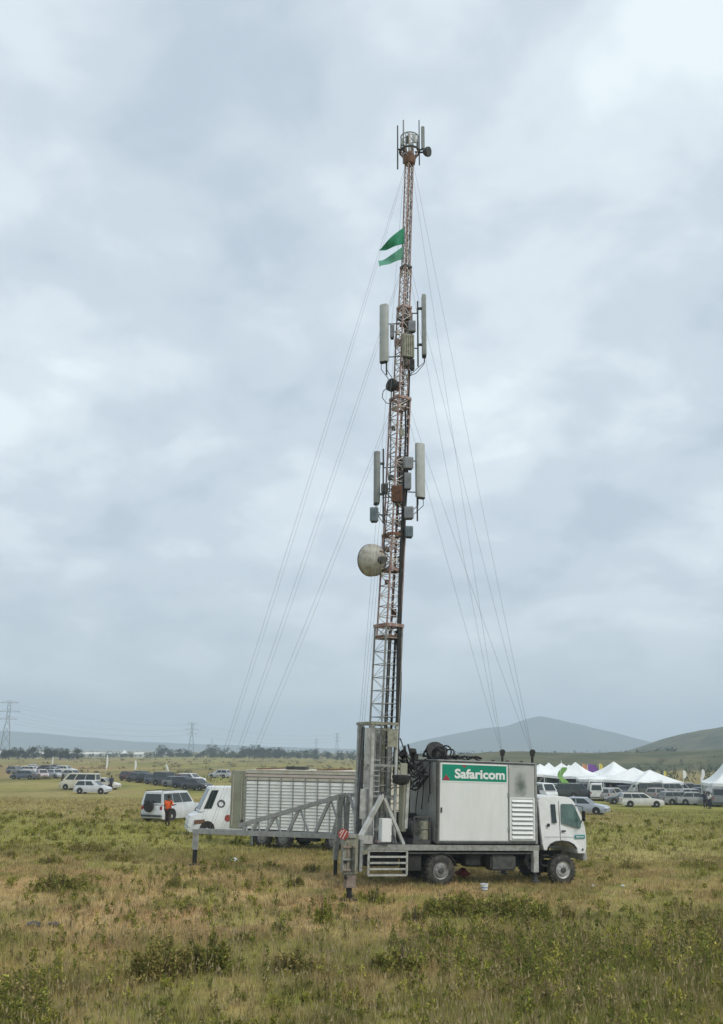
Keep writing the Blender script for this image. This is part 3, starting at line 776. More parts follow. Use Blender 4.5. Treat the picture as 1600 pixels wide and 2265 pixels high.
# pedestal that holds the mast ---------------------------------------------
MX, MY = -1.72, 0.0     # mast centre on the deck
posts = [(-2.30, .66, .20, 'galv'), (-2.26, -.42, .12, 'galv_light'), (-1.30, .66, .13, 'rail'), (-1.46, -.62, .09, 'galv_light')]
for x, y, w, mm in posts:
    MB().box((x, y, 3.18), (w, w, 3.80)).build('pedestal_post', M[mm], truck, bevel=.008)
MB().tube((-2.05, .12, 1.35), (-2.02, .12, 4.95), .145, n=14).build('lift_cylinder', M['galv_light'], truck, True)
MB().tube((-1.62, .34, 1.35), (-1.62, .34, 4.95), .075, n=12).build('hydraulic_ram', M['rail'], truck, True)
MB().box((-1.52, -.12, 3.0), (.16, .12, 3.5)).build('guide_rail', M['galv'], truck)
for px, w, dp_, mm, z0_, z1_ in ((813, .26, .10, 'galv_light', 1.35, 4.98), (828, .07, .08, 'galv_light', 1.35, 5.0), (836, .15, .12, 'galv_light', 1.35, 5.0), (846, .12, .06, 'galv_olive', 1.35, 5.0), (799, .14, .12, 'dark_grey', 1.35, 5.0)):
    c_ = TL(px, 1740, 32.7 + (px % 3) * .1)
    MB().box((c_.x, c_.y, (z0_ + z1_) / 2), (w, dp_, z1_ - z0_), Matrix.Rotation(-HEAD, 3, 'Z')).build('pedestal_channel', M[mm], truck, bevel=.008)
ring = MB()
for a, b in (((-2.42, -.64), (-1.42, -.64)), ((-2.42, .76), (-1.30, .76)), ((-2.38, -.57), (-2.38, .69))):
    ring.beam((*a, 5.13), (*b, 5.13), .12, .09)
ring.build('top_collar', M['galv_olive'], truck)
for z in (1.7, 2.75, 3.75):
    for a, b in (((-2.26, -.42), (-2.30, .66)), ((-2.30, .66), (-1.30, .66)), ((-2.26, -.42), (-1.46, -.62))):
        MB().beam((*a, z), (*b, z), .06, .07).build('cross_member', M['rail'], truck)
MB().beam((-1.46, -.66, 4.3), (-1.85, -.66, 4.95), .05).beam((-1.46, -.66, 4.95), (-1.85, -.66, 4.3), .05).build('gusset_brace', M['galv_olive'], truck)
MB().box((-1.64, -.69, 4.66), (.34, .04, .6)).build('gusset_plate', M['galv_olive'], truck)
MB().box((-1.18, -.62, 2.75), (.26, .08, 2.2)).build('olive_panel', M['olive_panel'], truck, bevel=.01)
# little rungs (ladder on pedestal)
for z in np.arange(2.9, 4.0, .17):
    MB().beam((-2.34, -.40, z), (-1.95, -.40, z), .03).build('rung', M['galv_light'], truck)
# A-frame brace on the near side
ap = TL(847, 1758, 31.75)
for (px, py, Yd), w, mm in (((790, 1864, 31.0), .13, 'galv_light'), ((893, 1868, 32.1), .10, 'galv_light'), ((876, 1866, 32.3), .07, 'galv')):
    MB().beam(ap, TL(px, py, Yd), w).build('brace', M[mm], truck, bevel=.006)
MB().box(ap, (.16, .12, .2)).build('brace_hinge', M['dark_grey'], truck, bevel=.01)
MB().box(TL(852, 1836, 31.7), (.34, .30, .72)).build('control_cabinet', M['shelter'], truck, bevel=.012)
MB().tube(TL(826, 1800, 31.6), TL(826, 1852, 31.6), .022).build('stay_rod', M['galv_light'], truck)
MB().box(TL(806, 1778, 32.4), (.30, .05, .95)).build('perforated_panel', M['galv_light'], truck)
# hooded flood light on its post
fp = TL(888, 1716, 32.0)
MB().lathe([(.0, .0), (.30, .02), (.31, .10), (.25, .27), (.12, .33), (0, .34)], fp + Vector((0, 0, .04)), (0, 0, -1), 16).build('flood_light', M['black'], truck, True)
MB().beam(TL(904, 1713, 32.3), TL(897, 1832, 32.3), .10, .10).build('lamp_post', M['galv_light'], truck)
# generator / winch drum behind the pedestal
MB().lathe([(0, -.42), (.34, -.42), (.34, -.38), (.27, -.36), (.27, .36), (.34, .38), (.34, .42), (0, .42)], (-.62, -.45, 1.72), (0, 1, 0), 18).build('winch_drum', M['dark_grey'], truck, True)
MB().box((-.62, -.5, 1.36), (.66, 1.0, .16)).beam((-.9, -.98, 1.3), (-.9, -.98, 2.15), .05).beam((-.34, -.98, 1.3), (-.34, -.98, 2.15), .05).beam((-.9, -.98, 2.15), (-.34, -.98, 2.15), .05).beam((-.9, -.98, 1.75), (-.34, -.98, 1.75), .035).build('winch_cage', M['dark_grey'], truck)
MB().tube((-.50, -.80, 1.40), (-.50, -.80, 2.02), .20, n=14).build('oil_drum', M['galv_olive'], truck, True)
MB().box((-.66, .4, 1.75), (.6, .8, .9)).build('hydraulic_pump', M['dark'], truck, bevel=.03)

# near outrigger ------------------------------------------------------------
nf = on_ground(772, 1992)
nfl = Ti @ nf
def world_part(p): return Ti @ Vector(p)
j1 = MB().box(world_part((nf.x, nf.y, 1.28)), (.44, .34, 1.10)).build('jack_leg', M['galv_olive'], truck, bevel=.015)
MB().box(world_part((nf.x + .02, nf.y, .58)), (.30, .26, .46)).build('sleeve', M['galv_rust'], j1, bevel=.012)
MB().tube(world_part((nf.x, nf.y, .5)), world_part((nf.x, nf.y, .03)), .085, n=12).build('ram', M['black'], j1, True)
MB().lathe([(0, 0), (.27, 0), (.27, .04), (.11, .07), (.11, .16), (0, .16)], world_part((nf.x, nf.y, nf.z)), n=14).build('foot_plate', M['black'], j1, True)
for dz in (.55, 1.0): MB().tube(world_part((nf.x - .1, nf.y - .19, dz + .1)), world_part((nf.x - .1, nf.y - .25, dz + .1)), .06, n=10).build('pin', M['dark'], j1)
MB().box(world_part((nf.x + .30, nf.y + .05, 1.25)), (.10, .3, .9)).build('side_plate', M['galv'], j1, bevel=.01)
for k_, (ox, mm) in enumerate(((-.17, 'rail'), (-.05, 'galv_rust'), (.08, 'dark_grey'), (.18, 'galv_olive'))):
    MB().box(world_part((nf.x + ox, nf.y - .20, 1.27 - .05 * k_)), (.045, .06, .95 - .12 * k_)).build('rib', M[mm], j1, bevel=.006)
for k_, dz in enumerate((.86, 1.15, 1.5, 1.78)):
    MB().box(world_part((nf.x, nf.y - .215, dz)), (.42, .05, .05)).build('band', M['rail' if k_ % 2 else 'galv_rust'], j1, bevel=.006)
a0 = world_part((nf.x, nf.y, 1.72)); a1 = Vector((-2.5, -1.05, 1.42))
MB().beam(a0, a1, .26, .26).build('outrigger_arm', M['galv_light'], truck, bevel=.012)
MB().beam(a0 + Vector((0, 0, -.45)), Vector((-2.5, -1.0, 1.05)), .10, .12).build('outrigger_stay', M['galv_olive'], truck, bevel=.008)
# hazard plate: red disc with a pale mark
hp = world_part(at(760, 1845, nf.y - .3))
hd = (Ti.to_3x3() @ Vector((0, -1, .05))).normalized()
hz = MB().lathe([(0, 0), (.17, 0), (.17, .02), (0, .02)], hp, hd, 6).build('warning_plate', M['hazard'], truck)
hx = (Ti.to_3x3() @ Vector((1, 0, 0))).normalized()
hu = hd.cross(hx).normalized()
mk = MB()
for s0, s1 in (((-.10, -.10), (0.02, .12)), ((-.02, -.13), (.10, .09)), ((-.11, .02), (-.03, .11))):
    mk.beam(hp + hd * .026 + hx * s0[0] + hu * s0[1], hp + hd * .026 + hx * s1[0] + hu * s1[1], .016, .008, hd)
mk.build('mark', M['white_vinyl'], hz)

# far outrigger: a long tapering truss arm ending in a jack -----------------------
ff = on_ground(430, 1914)
B0, B1 = at(434, 1838, ff.y), at(772, 1850, 34.6)
side_v = (B1 - B0).cross(Vector((0, 0, 1))).normalized() * .20
Tt0, Tt1 = at(530, 1826, ff.y - .75), at(765, 1758, 34.7)
arm_rails = []
for s in (-1, 1):
    MB().beam(world_part(B0 + side_v * s), world_part(B1 + side_v * s), .10, .16).build('arm_rail', M['galv_truss'], truck)
MB().beam(world_part(Tt0), world_part(Tt1), .15, .15).build('arm_chord', M['galv_truss'], truck)
MB().beam(world_part(Tt1), world_part(at(792, 1757, 34.2)), .12, .12).build('arm_chord', M['galv_truss'], truck)
def lerp(a, b, t): return a + (b - a) * t
for i, (tx, bl, br_) in enumerate(((546, 541, 552), (572, 562, 582), (612, 594, 628), (666, 642, 690), (733, 700, 760), (762, 738, 764))):
    up = lerp(Tt0, Tt1, (tx - 530) / 235)
    lo = lerp(B0, B1, (bl - 434) / 338); lo2 = lerp(B0, B1, (br_ - 434) / 338)
    MB().beam(world_part(up), world_part(lo), .105).build('arm_strut', M['galv_truss'], truck)
    MB().beam(world_part(up), world_part(lo2), .06).build('arm_strut', M['galv_truss'], truck)
j2 = MB().box(world_part((B0.x, ff.y, .92)), (.20, .20, .72)).build('jack_leg', M['galv_light'], truck, bevel=.01)
MB().tube(world_part((B0.x, ff.y, .65)), world_part((B0.x, ff.y, .03)), .085, n=12).build('ram', M['black'], j2, True)
MB().lathe([(0, 0), (.22, 0), (.22, .04), (.1, .06), (0, .07)], world_part((B0.x, ff.y, ff.z)), n=14).build('foot_plate', M['black'], j2, True)
for px, wd in ((753, .17), (771, .13)):
    MB().beam(world_part(at(px, 1757, 34.4)), world_part(at(px - 6, 1868, 34.4)), wd).build('hinge_post', M['rail'], truck, bevel=.008)
hpst = at(745, 1860, 34.4)
MB().beam(world_part(hpst), world_part((hpst.x - .03, hpst.y, .55)), .17).build('hinge_post', M['rail'], truck, bevel=.01)
MB().tube(world_part((hpst.x - .03, hpst.y, .6)), world_part((hpst.x - .03, hpst.y, .04)), .07, n=12).build('ram', M['black'], truck, True)
MB().beam(world_part(at(772, 1756, 34.3)), world_part(at(786, 1800, 33.9)), .08).build('arm_strut', M['galv_truss'], truck)
# beam from the deck to the far arm's hinge
MB().beam((-2.45, 1.1, 1.35), world_part(at(760, 1852, 34.5)), .2, .22).build('outrigger_beam', M['rail'], truck, bevel=.01)

# ------------------------------------------------------------------ equipment shelter on the deck
SX0, SX1, SZ0, SZ1, SW = -0.19, 3.60, 1.33, 3.985, 1.2
shel = thing('equipment_shelter', 'white and grey box shelter with a green name sign on the truck deck', 'shelter', None, mtx=T @ Matrix.Translation((SX0, 0, SZ0)))
SL, SH = SX1 - SX0, SZ1 - SZ0
XS = SL * .70            # where the white panel ends and the grey louvre bay begins
MB().box((SL / 2, 0, SH / 2), (SL - .05, 2 * SW - .05, SH - .04)).build('shell', M['shelter_grey'], shel)
MB().box((-.005 + .03, 0, SH / 2), (.03, 2 * SW - .16, SH - .12)).build('rear_wall', M['shelter_rear'], shel)
fr = MB()
for x in (.03, SL - .03):
    for y in (-SW + .03, SW - .03):
        MB().box((x, y, SH / 2), (.075, .075, SH)).build('corner_post', M['dark_grey'] if x < 1 else M['galv'], shel)
for y in (-SW + .03, SW - .03):
    MB().box((SL / 2, y, SH - .025), (SL - .09, .07, .05)).build('top_rail', M['dark_grey'], shel)
    MB().box((SL / 2, y, .03), (SL - .09, .07, .06)).build('bottom_rail', M['dark_grey'], shel)
for x in (.03, SL - .03):
    MB().box((x, 0, SH - .025), (.07, 2 * SW - .14, .05)).build('top_rail', M['dark_grey'], shel)
MB().box((SL / 2, 0, SH + .012), (SL - .1, 2 * SW - .1, .03)).build('roof', M['shelter_grey'], shel)
MB().box(((XS + .09) / 2 + .01, -SW + .012, SH / 2 + .01), (XS - .10, .03, SH - .16)).build('side_panel', M['shelter'], shel, bevel=.004)
MB().box(((XS + SL - .07) / 2 + .015, -SW + .014, SH / 2 + .01), (SL - XS - .13, .026, SH - .16)).build('side_panel', M['shelter_grey'], shel, bevel=.004)
# exhaust soot on the upper grey panel: an irregular flat stain
st = MB(); n = 20
sx, sz = SL * .83, SH * .72
srs = random.Random(4)
M['soot_s'] = mat('soot', (0.44, 0.455, 0.44), 0.8, 0, (0.16, 0.175, 0.165), 2.2, .40, .62)
def soot_panel():
    m = bpy.data.materials.new('sooty_panel'); m.use_nodes = True
    nt = m.node_tree; nn = nt.nodes; l = nt.links; b = nn['Principled BSDF']; b.inputs['Roughness'].default_value = .7
    tc = nn.new('ShaderNodeTexCoord')
    mp = nn.new('ShaderNodeMapping'); mp.inputs['Location'].default_value = (-sx, 0, -sz); l.new(tc.outputs['Object'], mp.inputs[0])
    sc_ = nn.new('ShaderNodeVectorMath'); sc_.operation = 'MULTIPLY'; sc_.inputs[1].default_value = (1 / .26, 0.0, 1 / .50); l.new(mp.outputs[0], sc_.inputs[0])
    ln = nn.new('ShaderNodeVectorMath'); ln.operation = 'LENGTH'; l.new(sc_.outputs[0], ln.inputs[0])
    nz = nn.new('ShaderNodeTexNoise'); nz.inputs['Scale'].default_value = 5; l.new(tc.outputs['Object'], nz.inputs['Vector'])
    ad = nn.new('ShaderNodeMath'); ad.operation = 'ADD'; l.new(ln.outputs['Value'], ad.inputs[0]); l.new(nz.outputs['Fac'], ad.inputs[1])
    mlt = nn.new('ShaderNodeMath'); mlt.operation = 'MULTIPLY'; l.new(ad.outputs[0], mlt.inputs[0])
    r = nn.new('ShaderNodeValToRGB'); l.new(mlt.outputs[0], r.inputs[0])
    r.color_ramp.elements[0].position = .42; r.color_ramp.elements[0].color = (.12, .145, .13, 1)
    r.color_ramp.elements[1].position = 1.0; mlt.inputs[1].default_value = .62; r.color_ramp.elements[1].color = (.43, .445, .43, 1)
    mp2 = nn.new('ShaderNodeMapRange'); 
    l.new(r.outputs[0], b.inputs['Base Color'])
    return m
MB().box(((XS + SL - .07) / 2 + .015, -SW - .003, SH * .76), (SL - XS - .17, .012, SH * .36)).build('vent_cover_panel', soot_panel(), shel)
for i in range(26):
    MB().lathe([(0, .0), (.012, .0), (.009, .007), (0, .008)], (.10 + (XS - .16) * i / 25, -SW - .003, .115), (0, -1, 0), 6).build('rivet', M['galv'], shel)
for z in (SH * .18, SH * .60):
    MB().box((XS + .02, -SW - .012, z), (.05, .03, .14)).build('hinge', M['galv'], shel, bevel=.005)
MB().box((.16, -SW - .02, SH * .40), (.05, .04, .16)).build('latch', M['dark_grey'], shel, bevel=.006)
# louvre
LX0, LX1, LZ0, LZ1 = XS + .09, SL - .14, .12, SH * .575
lv = MB().beam((LX0, -SW - .02, LZ0), (LX0, -SW - .02, LZ1), .07, .06).beam((LX1, -SW - .02, LZ0), (LX1, -SW - .02, LZ1), .07, .06).beam((LX0 + .04, -SW - .02, LZ1 - .03), (LX1 - .04, -SW - .02, LZ1 - .03), .055, .06).beam((LX0 + .04, -SW - .02, LZ0 + .03), (LX1 - .04, -SW - .02, LZ0 + .03), .055, .06).build('louvre_frame', M['shelter'], shel)
MB().box(((LX0 + LX1) / 2, -SW + .004, (LZ0 + LZ1) / 2), (LX1 - LX0 - .08, .012, LZ1 - LZ0 - .1)).build('louvre_back', M['shelter_rear'], shel)
nsl = 9
for i in range(nsl):
    z = LZ0 + .12 + (LZ1 - LZ0 - .22) * i / (nsl - 1)
    MB().box(((LX0 + LX1) / 2, -SW - .035, z), (LX1 - LX0 - .10, .15, .014), Matrix.Rotation(R(58), 3, 'X')).build('slat', M['shelter'], lv)
# sign with lettering
GX0, GX1, GZ0, GZ1 = .17, XS - .045, SH * .755, SH * .955
sg = MB().box(((GX0 + GX1) / 2, -SW - .009, (GZ0 + GZ1) / 2), (GX1 - GX0, .012, GZ1 - GZ0)).build('sign', M['green_sign'], shel)
for z in (GZ0 - .018, GZ1 + .018): MB().box(((GX0 + GX1) / 2, -SW - .009, z), (GX1 - GX0 + .07, .010, .034)).build('sign_border', M['white_vinyl'], sg)
for x in (GX0 - .018, GX1 + .018): MB().box((x, -SW - .009, (GZ0 + GZ1) / 2), (.034, .010, GZ1 - GZ0 - .004)).build('sign_border', M['white_vinyl'], sg)
def lettering(txt, w, h, m, parent, origin, xdir, zdir, name='lettering', bold=.018, th=.003):
    cu = bpy.data.curves.new('lettering', 'FONT'); cu.body = txt; cu.size = 1.0; cu.offset = bold; cu.extrude = th; cu.resolution_u = 3
    o = bpy.data.objects.new('tmp_text', cu); COL.objects.link(o)
    dg = bpy.context.evaluated_depsgraph_get()
    me = bpy.data.meshes.new_from_object(o.evaluated_get(dg))
    bpy.data.objects.remove(o)
    co = np.empty(len(me.vertices) * 3); me.vertices.foreach_get('co', co); co = co.reshape(-1, 3)
    mn, mx_ = co.min(0), co.max(0)
    sx_ = w / (mx_[0] - mn[0]); sz_ = h / (mx_[1] - mn[1])
    xd, zd = np.array(xdir), np.array(zdir); nd = np.cross(xd, zd)
    new = np.array(origin) + np.outer((co[:, 0] - mn[0]) * sx_, xd) + np.outer((co[:, 1] - mn[1]) * sz_, zd) + np.outer(co[:, 2], nd)
    me.vertices.foreach_set('co', new.ravel()); me.materials.clear(); me.materials.append(m); me.update()
    return link(name, me, parent)
lettering('Safaricom', (GX1 - GX0) * .78, (GZ1 - GZ0) * .60, M['white_vinyl'], sg, (GX0 + (GX1 - GX0) * .19, -SW - .022, GZ0 + (GZ1 - GZ0) * .15), (1, 0, 0), (0, 0, 1), bold=.034)
MB().slab([(GX0 + .02, -SW - .017, GZ0 + .02), (GX0 + .30, -SW - .017, GZ0 + .02), (GX0 + .15, -SW - .017, GZ0 + .20)], .004).build('red_triangle', M['red_vinyl'], sg)
MB().slab([(GX0 + .72, -SW - .017, GZ1 - .01), (GX0 + .92, -SW - .017, GZ1 - .02), (GX0 + .84, -SW - .017, GZ1 - .10)][::-1], -.004).build('red_triangle', M['red_vinyl'], sg)
lettering('Safaricom', .32, .065, M['white_vinyl'], cab, (5.17, -1.13 - .017, 1.55), (1, 0, 0), (0, 0, 1), bold=.02)
# guy wire stanchions on the front corners of the roof
GUY_R = []
for x, y in ((SL - .10, -SW + .10), (SL - .10, SW - .10)):
    MB().tube((x, y, SH), (x, y, SH + .34), .045, n=8).box((x, y, SH + .30), (.12, .12, .10)).build('guy_post', M['dark'], shel)
    MB().lathe([(0, -.05), (.09, -.05), (.09, .05), (0, .05)], (x, y - .02, SH + .40), (0, 1, 0), 12).build('guy_winch', M['black'], shel)
    GUY_R.append(T @ Vector((SX0 + x, y, SZ0 + SH + .42)))
# edge fittings along the roof
for x in np.arange(.5, SL - .3, .55):
    MB().box((x, -SW + .10, SH + .05), (.10, .06, .06)).build('roof_clip', M['dark_grey'], shel)

# cable reel and coils heaped on the shelter roof
reel = thing('cable_reel', 'black cable coils heaped on the rear of the shelter roof', 'cable reel', None, mtx=T @ Matrix.Translation((.30, -.1, SZ1 + .03)))
crs = random.Random(5)
for i in range(16):
    rr = .20 + .10 * crs.random(); cx, cy, cz = crs.uniform(-.2, .35), crs.uniform(-.5, .4), .14 + .13 * crs.random()
    tx, ty = crs.uniform(-.9, .9), crs.uniform(-.9, .9)
    rot = Euler((tx, ty + 1.1, crs.uniform(0, 3))).to_matrix()
    pts = [Vector((cx, cy, cz)) + rot @ Vector((rr * math.cos(a), rr * math.sin(a), .015 * math.sin(3 * a + i))) for a in np.linspace(0, 2 * math.pi, 17)]
    pts = [Vector((p.x, p.y, max(.02, p.z))) for p in pts]
    MB().pipe(pts, .028, 5).build('coil', M['black'], reel, True)
for i in range(7):
    x0 = .4 + i * .16; pts = [Vector((x0 + .12 * crs.uniform(-1, 1), crs.uniform(-.7, .5), .03 + .12 * abs(math.sin(k * 1.3 + i)))) for k in range(7)]
    MB().pipe(pts, .03, 5).build('cable_loop', M['black'], reel, True)
MB().lathe([(.0, -.2), (.30, -.2), (.30, -.16), (.14, -.15), (.14, .15), (.30, .16), (.30, .2), (0, .2)], (-.05, .1, .30), (.25, 1, 0), 18).build('reel_drum', M['dark_grey'], reel, True)
# cable tangle hanging between the pedestal and the shelter
tang = thing('cable_tangle', 'tangle of black feeder cables sagging from the mast to the shelter', 'cables', None, mtx=T @ Matrix.Translation((-1.0, 0, 3.2)))
for i in range(22):
    y0 = crs.uniform(-.6, .5); z0 = crs.uniform(.2, 1.5); y1 = crs.uniform(-.95, .8); z1 = crs.uniform(.0, .85)
    sag = crs.uniform(.1, .55); x1 = crs.uniform(.55, .92)
    pts = []
    for k in range(9):
        t = k / 8
        pts.append(Vector((.0 + (x1 + .0) * t, y0 + (y1 - y0) * t + .05 * math.sin(5 * t + i), z0 + (z1 - z0) * t - sag * math.sin(math.pi * t) + .04 * math.sin(9 * t + i))))
    MB().pipe(pts, crs.uniform(.016, .034), 5).build('cable', M['black'], tang, True)
for i in range(4):
    y0 = crs.uniform(-.9, .4)
    pts = [Vector((.74 - .02 * k * (i % 2), y0 + .07 * math.sin(k * .9 + i), .75 - .27 * k)) for k in range(5 + i)]
    MB().pipe(pts, .018, 5).build('hanging_cable', M['black'], tang, True)
for i in range(5):
    MB().box((.05 + crs.uniform(-.1, .35), crs.uniform(-.5, .4), crs.uniform(.5, 1.35)), (.16, .22, .22), Euler((i, i * .7, i * .3)).to_matrix()).build('connector_box', M['dark'], tang, bevel=.02)
# ------------------------------------------------------------------ lattice mast
MY_W = 33.0
_ax = [at(px, py, MY_W) for px, py in ((850, 1600), (860, 1390), (868, 1270), (885, 900), (898, 600), (906, 350), (908, 285))]
_axz = [p.z for p in _ax]; _axx = [p.x for p in _ax]
def axis_x(z):
    if z < _axz[0]: return _axx[0] - (_axz[0] - z) * (_axx[1] - _axx[0]) / (_axz[1] - _axz[0])
    return float(np.interp(z, _axz, _axx))
def zat(py): return at(880, py, MY_W).z
BZ = 1.30
mast = thing('lattice_mast', 'tall red and white telescopic lattice mast rising from the truck deck', 'mast', (axis_x(BZ), MY_W, BZ))
def mloc(z, dx=0.0, dy=0.0):
    return Vector((axis_x(z) + dx, MY_W + dy, z))
MO = Vector(mast.location)
yaw_m = HEAD + R(14)
def mast_section(z0, z1, w, leg_r, br_r, bay, leg_m, ring_m, diag_m, collar_m=None, dr=1.0):
    n = max(2, round((z1 - z0) / bay)); corners = []
    for i in range(n + 1):
        z = z0 + (z1 - z0) * i / n
        t = (z - z0) / (z1 - z0)
        cx = axis_x(z0) + (axis_x(z1) - axis_x(z0)) * t
        c = []
        for k in range(4):
            a = yaw_m + math.pi / 4 + k * math.pi / 2
            c.append(Vector((cx + math.cos(a) * w * .7071, MY_W + math.sin(a) * w * .7071, z)) - MO)
        corners.append(c)
    d = MB()
    for i in range(n):
        for k in range(4):
            a, b = (corners[i][k], corners[i + 1][(k + 1) % 4]) if (i + k) % 2 else (corners[i][(k + 1) % 4], corners[i + 1][k])
            d.tube(a, b, br_r * dr, n=5, caps=False)
    sec = d.build('mast_section', M[diag_m], mast, True)
    for k in range(4):
        MB().tube(corners[0][k], corners[-1][k], leg_r, n=8).build('leg', M[leg_m], sec, True)
    for i in range(n + 1):
        r = MB()
        for k in range(4): r.tube(corners[i][k], corners[i][(k + 1) % 4], br_r * 1.05, n=5, caps=False)
        r.build('crossbar', M[ring_m[i % len(ring_m)]], sec, True)
    for zc in (corners[0], corners[-1]):
        if collar_m is None: continue
        r = MB()
        for k in range(4): r.beam(zc[k] * 1.0 + (zc[k] - zc[(k + 2) % 4]) * .03, zc[(k + 1) % 4] + (zc[(k + 1) % 4] - zc[(k + 3) % 4]) * .03, leg_r * 2.1, leg_r * 3.0)
        r.build('collar', M[collar_m], sec)
    return sec
mast_section(1.32, zat(1385), .70, .036, .014, .44, 'mast_grey', ['galv', 'galv'], 'galv', 'mast_red', .62)
mast_section(zat(1410), zat(1185), .58, .034, .015, .38, 'mast_red', ['mast_white', 'mast_red'], 'mast_white', 'rust')
mast_section(zat(1262), zat(884), .54, .035, .015, .36, 'mast_red', ['mast_red', 'mast_white'], 'mast_white', 'mast_red')
mast_section(zat(905), zat(682), .38, .031, .014, .32, 'mast_red', ['mast_white', 'mast_red'], 'mast_white', 'mast_red')
mast_section(zat(705), zat(592), .30, .029, .013, .32, 'mast_red', ['mast_white', 'mast_red'], 'mast_white', 'dark_grey')
mast_section(zat(608), zat(345), .23, .027, .0115, .34, 'mast_red', ['mast_white', 'mast_red'], 'mast_white', None)
# small bolt-on plates and brackets that clutter the middle sections
mrs = random.Random(12)
for py in (1262, 1290, 1352, 1105, 1085, 1150, 1180, 1215, 1232, 940, 962, 905, 862, 1060, 760, 738, 720, 800):
    z = zat(py + mrs.uniform(-6, 6)); a = mrs.uniform(0, 6.28); r = .27 if py > 884 else .20
    MB().box(mloc(z, math.cos(a) * r, math.sin(a) * r) - MO, (mrs.uniform(.1, .26), mrs.uniform(.06, .14), mrs.uniform(.10, .30))).build('clamp_plate', M[mrs.choice(['rust', 'mast_red', 'dark_grey', 'galv_olive', 'mast_white', 'galv_olive'])], mast)
# feeder cables up the right side: a thick black bundle
for i in range(8):
    top = (zat(905), zat(1010), zat(1100), zat(820), zat(1060), zat(1130), zat(1040), zat(960))[i]
    pts = []
    for k in range(30):
        t = k / 29; z = 3.2 + (top - 3.2) * t
        off = .475 - .15 * smooth(5, 11, z) + .014 * math.sin(z * 1.7 + i) + (.035 * (i % 4) - .055) - .08 * smooth(14, 18, z)
        pts.append(mloc(z, off, -.22 + .05 * i + .02 * math.sin(z + i)) - MO)
    MB().pipe(pts, .036 if i < 6 else .026, 6).build('feeder_cable', M['black'], mast, True)
for px_, r_ in ((852, .03), (868, .045)):
    pts = [mloc(z, (px_ - 850) / 63 * .9, .05) - MO for z in np.linspace(1.6, zat(1395), 12)]
    MB().pipe(pts, r_, 6).build('feeder_cable', M['black' if px_ > 860 else 'dark_grey'], mast, True)
pts = [mloc(z, .10, -.02) - MO for z in np.linspace(1.6, zat(350), 40)]
MB().pipe(pts, .022, 6).build('feeder_cable', M['black'], mast, True)
pts = [mloc(z, -.30 + .05 * math.sin(z), -.15) - MO for z in np.linspace(zat(1265), zat(850), 20)]
MB().pipe(pts, .018, 6).build('feeder_cable', M['black'], mast, True)

# headframe at the top: two rings and struts
hz0, hz1 = zat(336), zat(304)
hf = thing('headframe', 'dark ring shaped headframe on top of the mast', 'antenna mount', mloc(hz0))
def ring_pts(r, z, n=20): return [Vector((math.cos(a) * r, math.sin(a) * r, z)) for a in np.linspace(0, 2 * math.pi, n + 1)]
MB().pipe(ring_pts(.40, 0), .045, 6).build('lower_ring', M['dark_grey'], hf, True)
MB().pipe(ring_pts(.36, hz1 - hz0), .026, 6).build('upper_ring', M['galv'], hf, True)
for k in range(8):
    a = 2 * math.pi * k / 8 + .3
    MB().tube((math.cos(a) * .40, math.sin(a) * .40, 0), (math.cos(a) * .36, math.sin(a) * .36, hz1 - hz0), .02, n=6).build('strut', M['galv'], hf)
    if k % 2: MB().tube((0, 0, (hz1 - hz0) * 1.25), (math.cos(a) * .36, math.sin(a) * .36, hz1 - hz0), .018, n=6).build('strut', M['galv'], hf)
    MB().tube((math.cos(a) * .12, math.sin(a) * .12, -.45), (math.cos(a) * .40, math.sin(a) * .40, 0), .03, n=6).build('strut', M['mast_red'], hf)
for k in range(6):
    a = 2 * math.pi * k / 6 + .15
    MB().box((math.cos(a) * .33, math.sin(a) * .33, (hz1 - hz0) * (.5 + .12 * (k % 2))), (.07, .13, .34), Matrix.Rotation(a, 3, 'Z')).build('ring_panel', M['antenna' if k % 2 else 'dark_grey'], hf, bevel=.01)
MB().tube((0, 0, -.5), (0, 0, (hz1 - hz0) * 1.25), .06, n=8).build('spigot', M['mast_white'], hf, True)
MB().lathe([(.0, -.05), (.22, -.02), (.26, .22), (.14, .5), (.12, .5)], (0, 0, -.55), (0, 0, 1), 12).build('cone', M['rust'], hf, True)

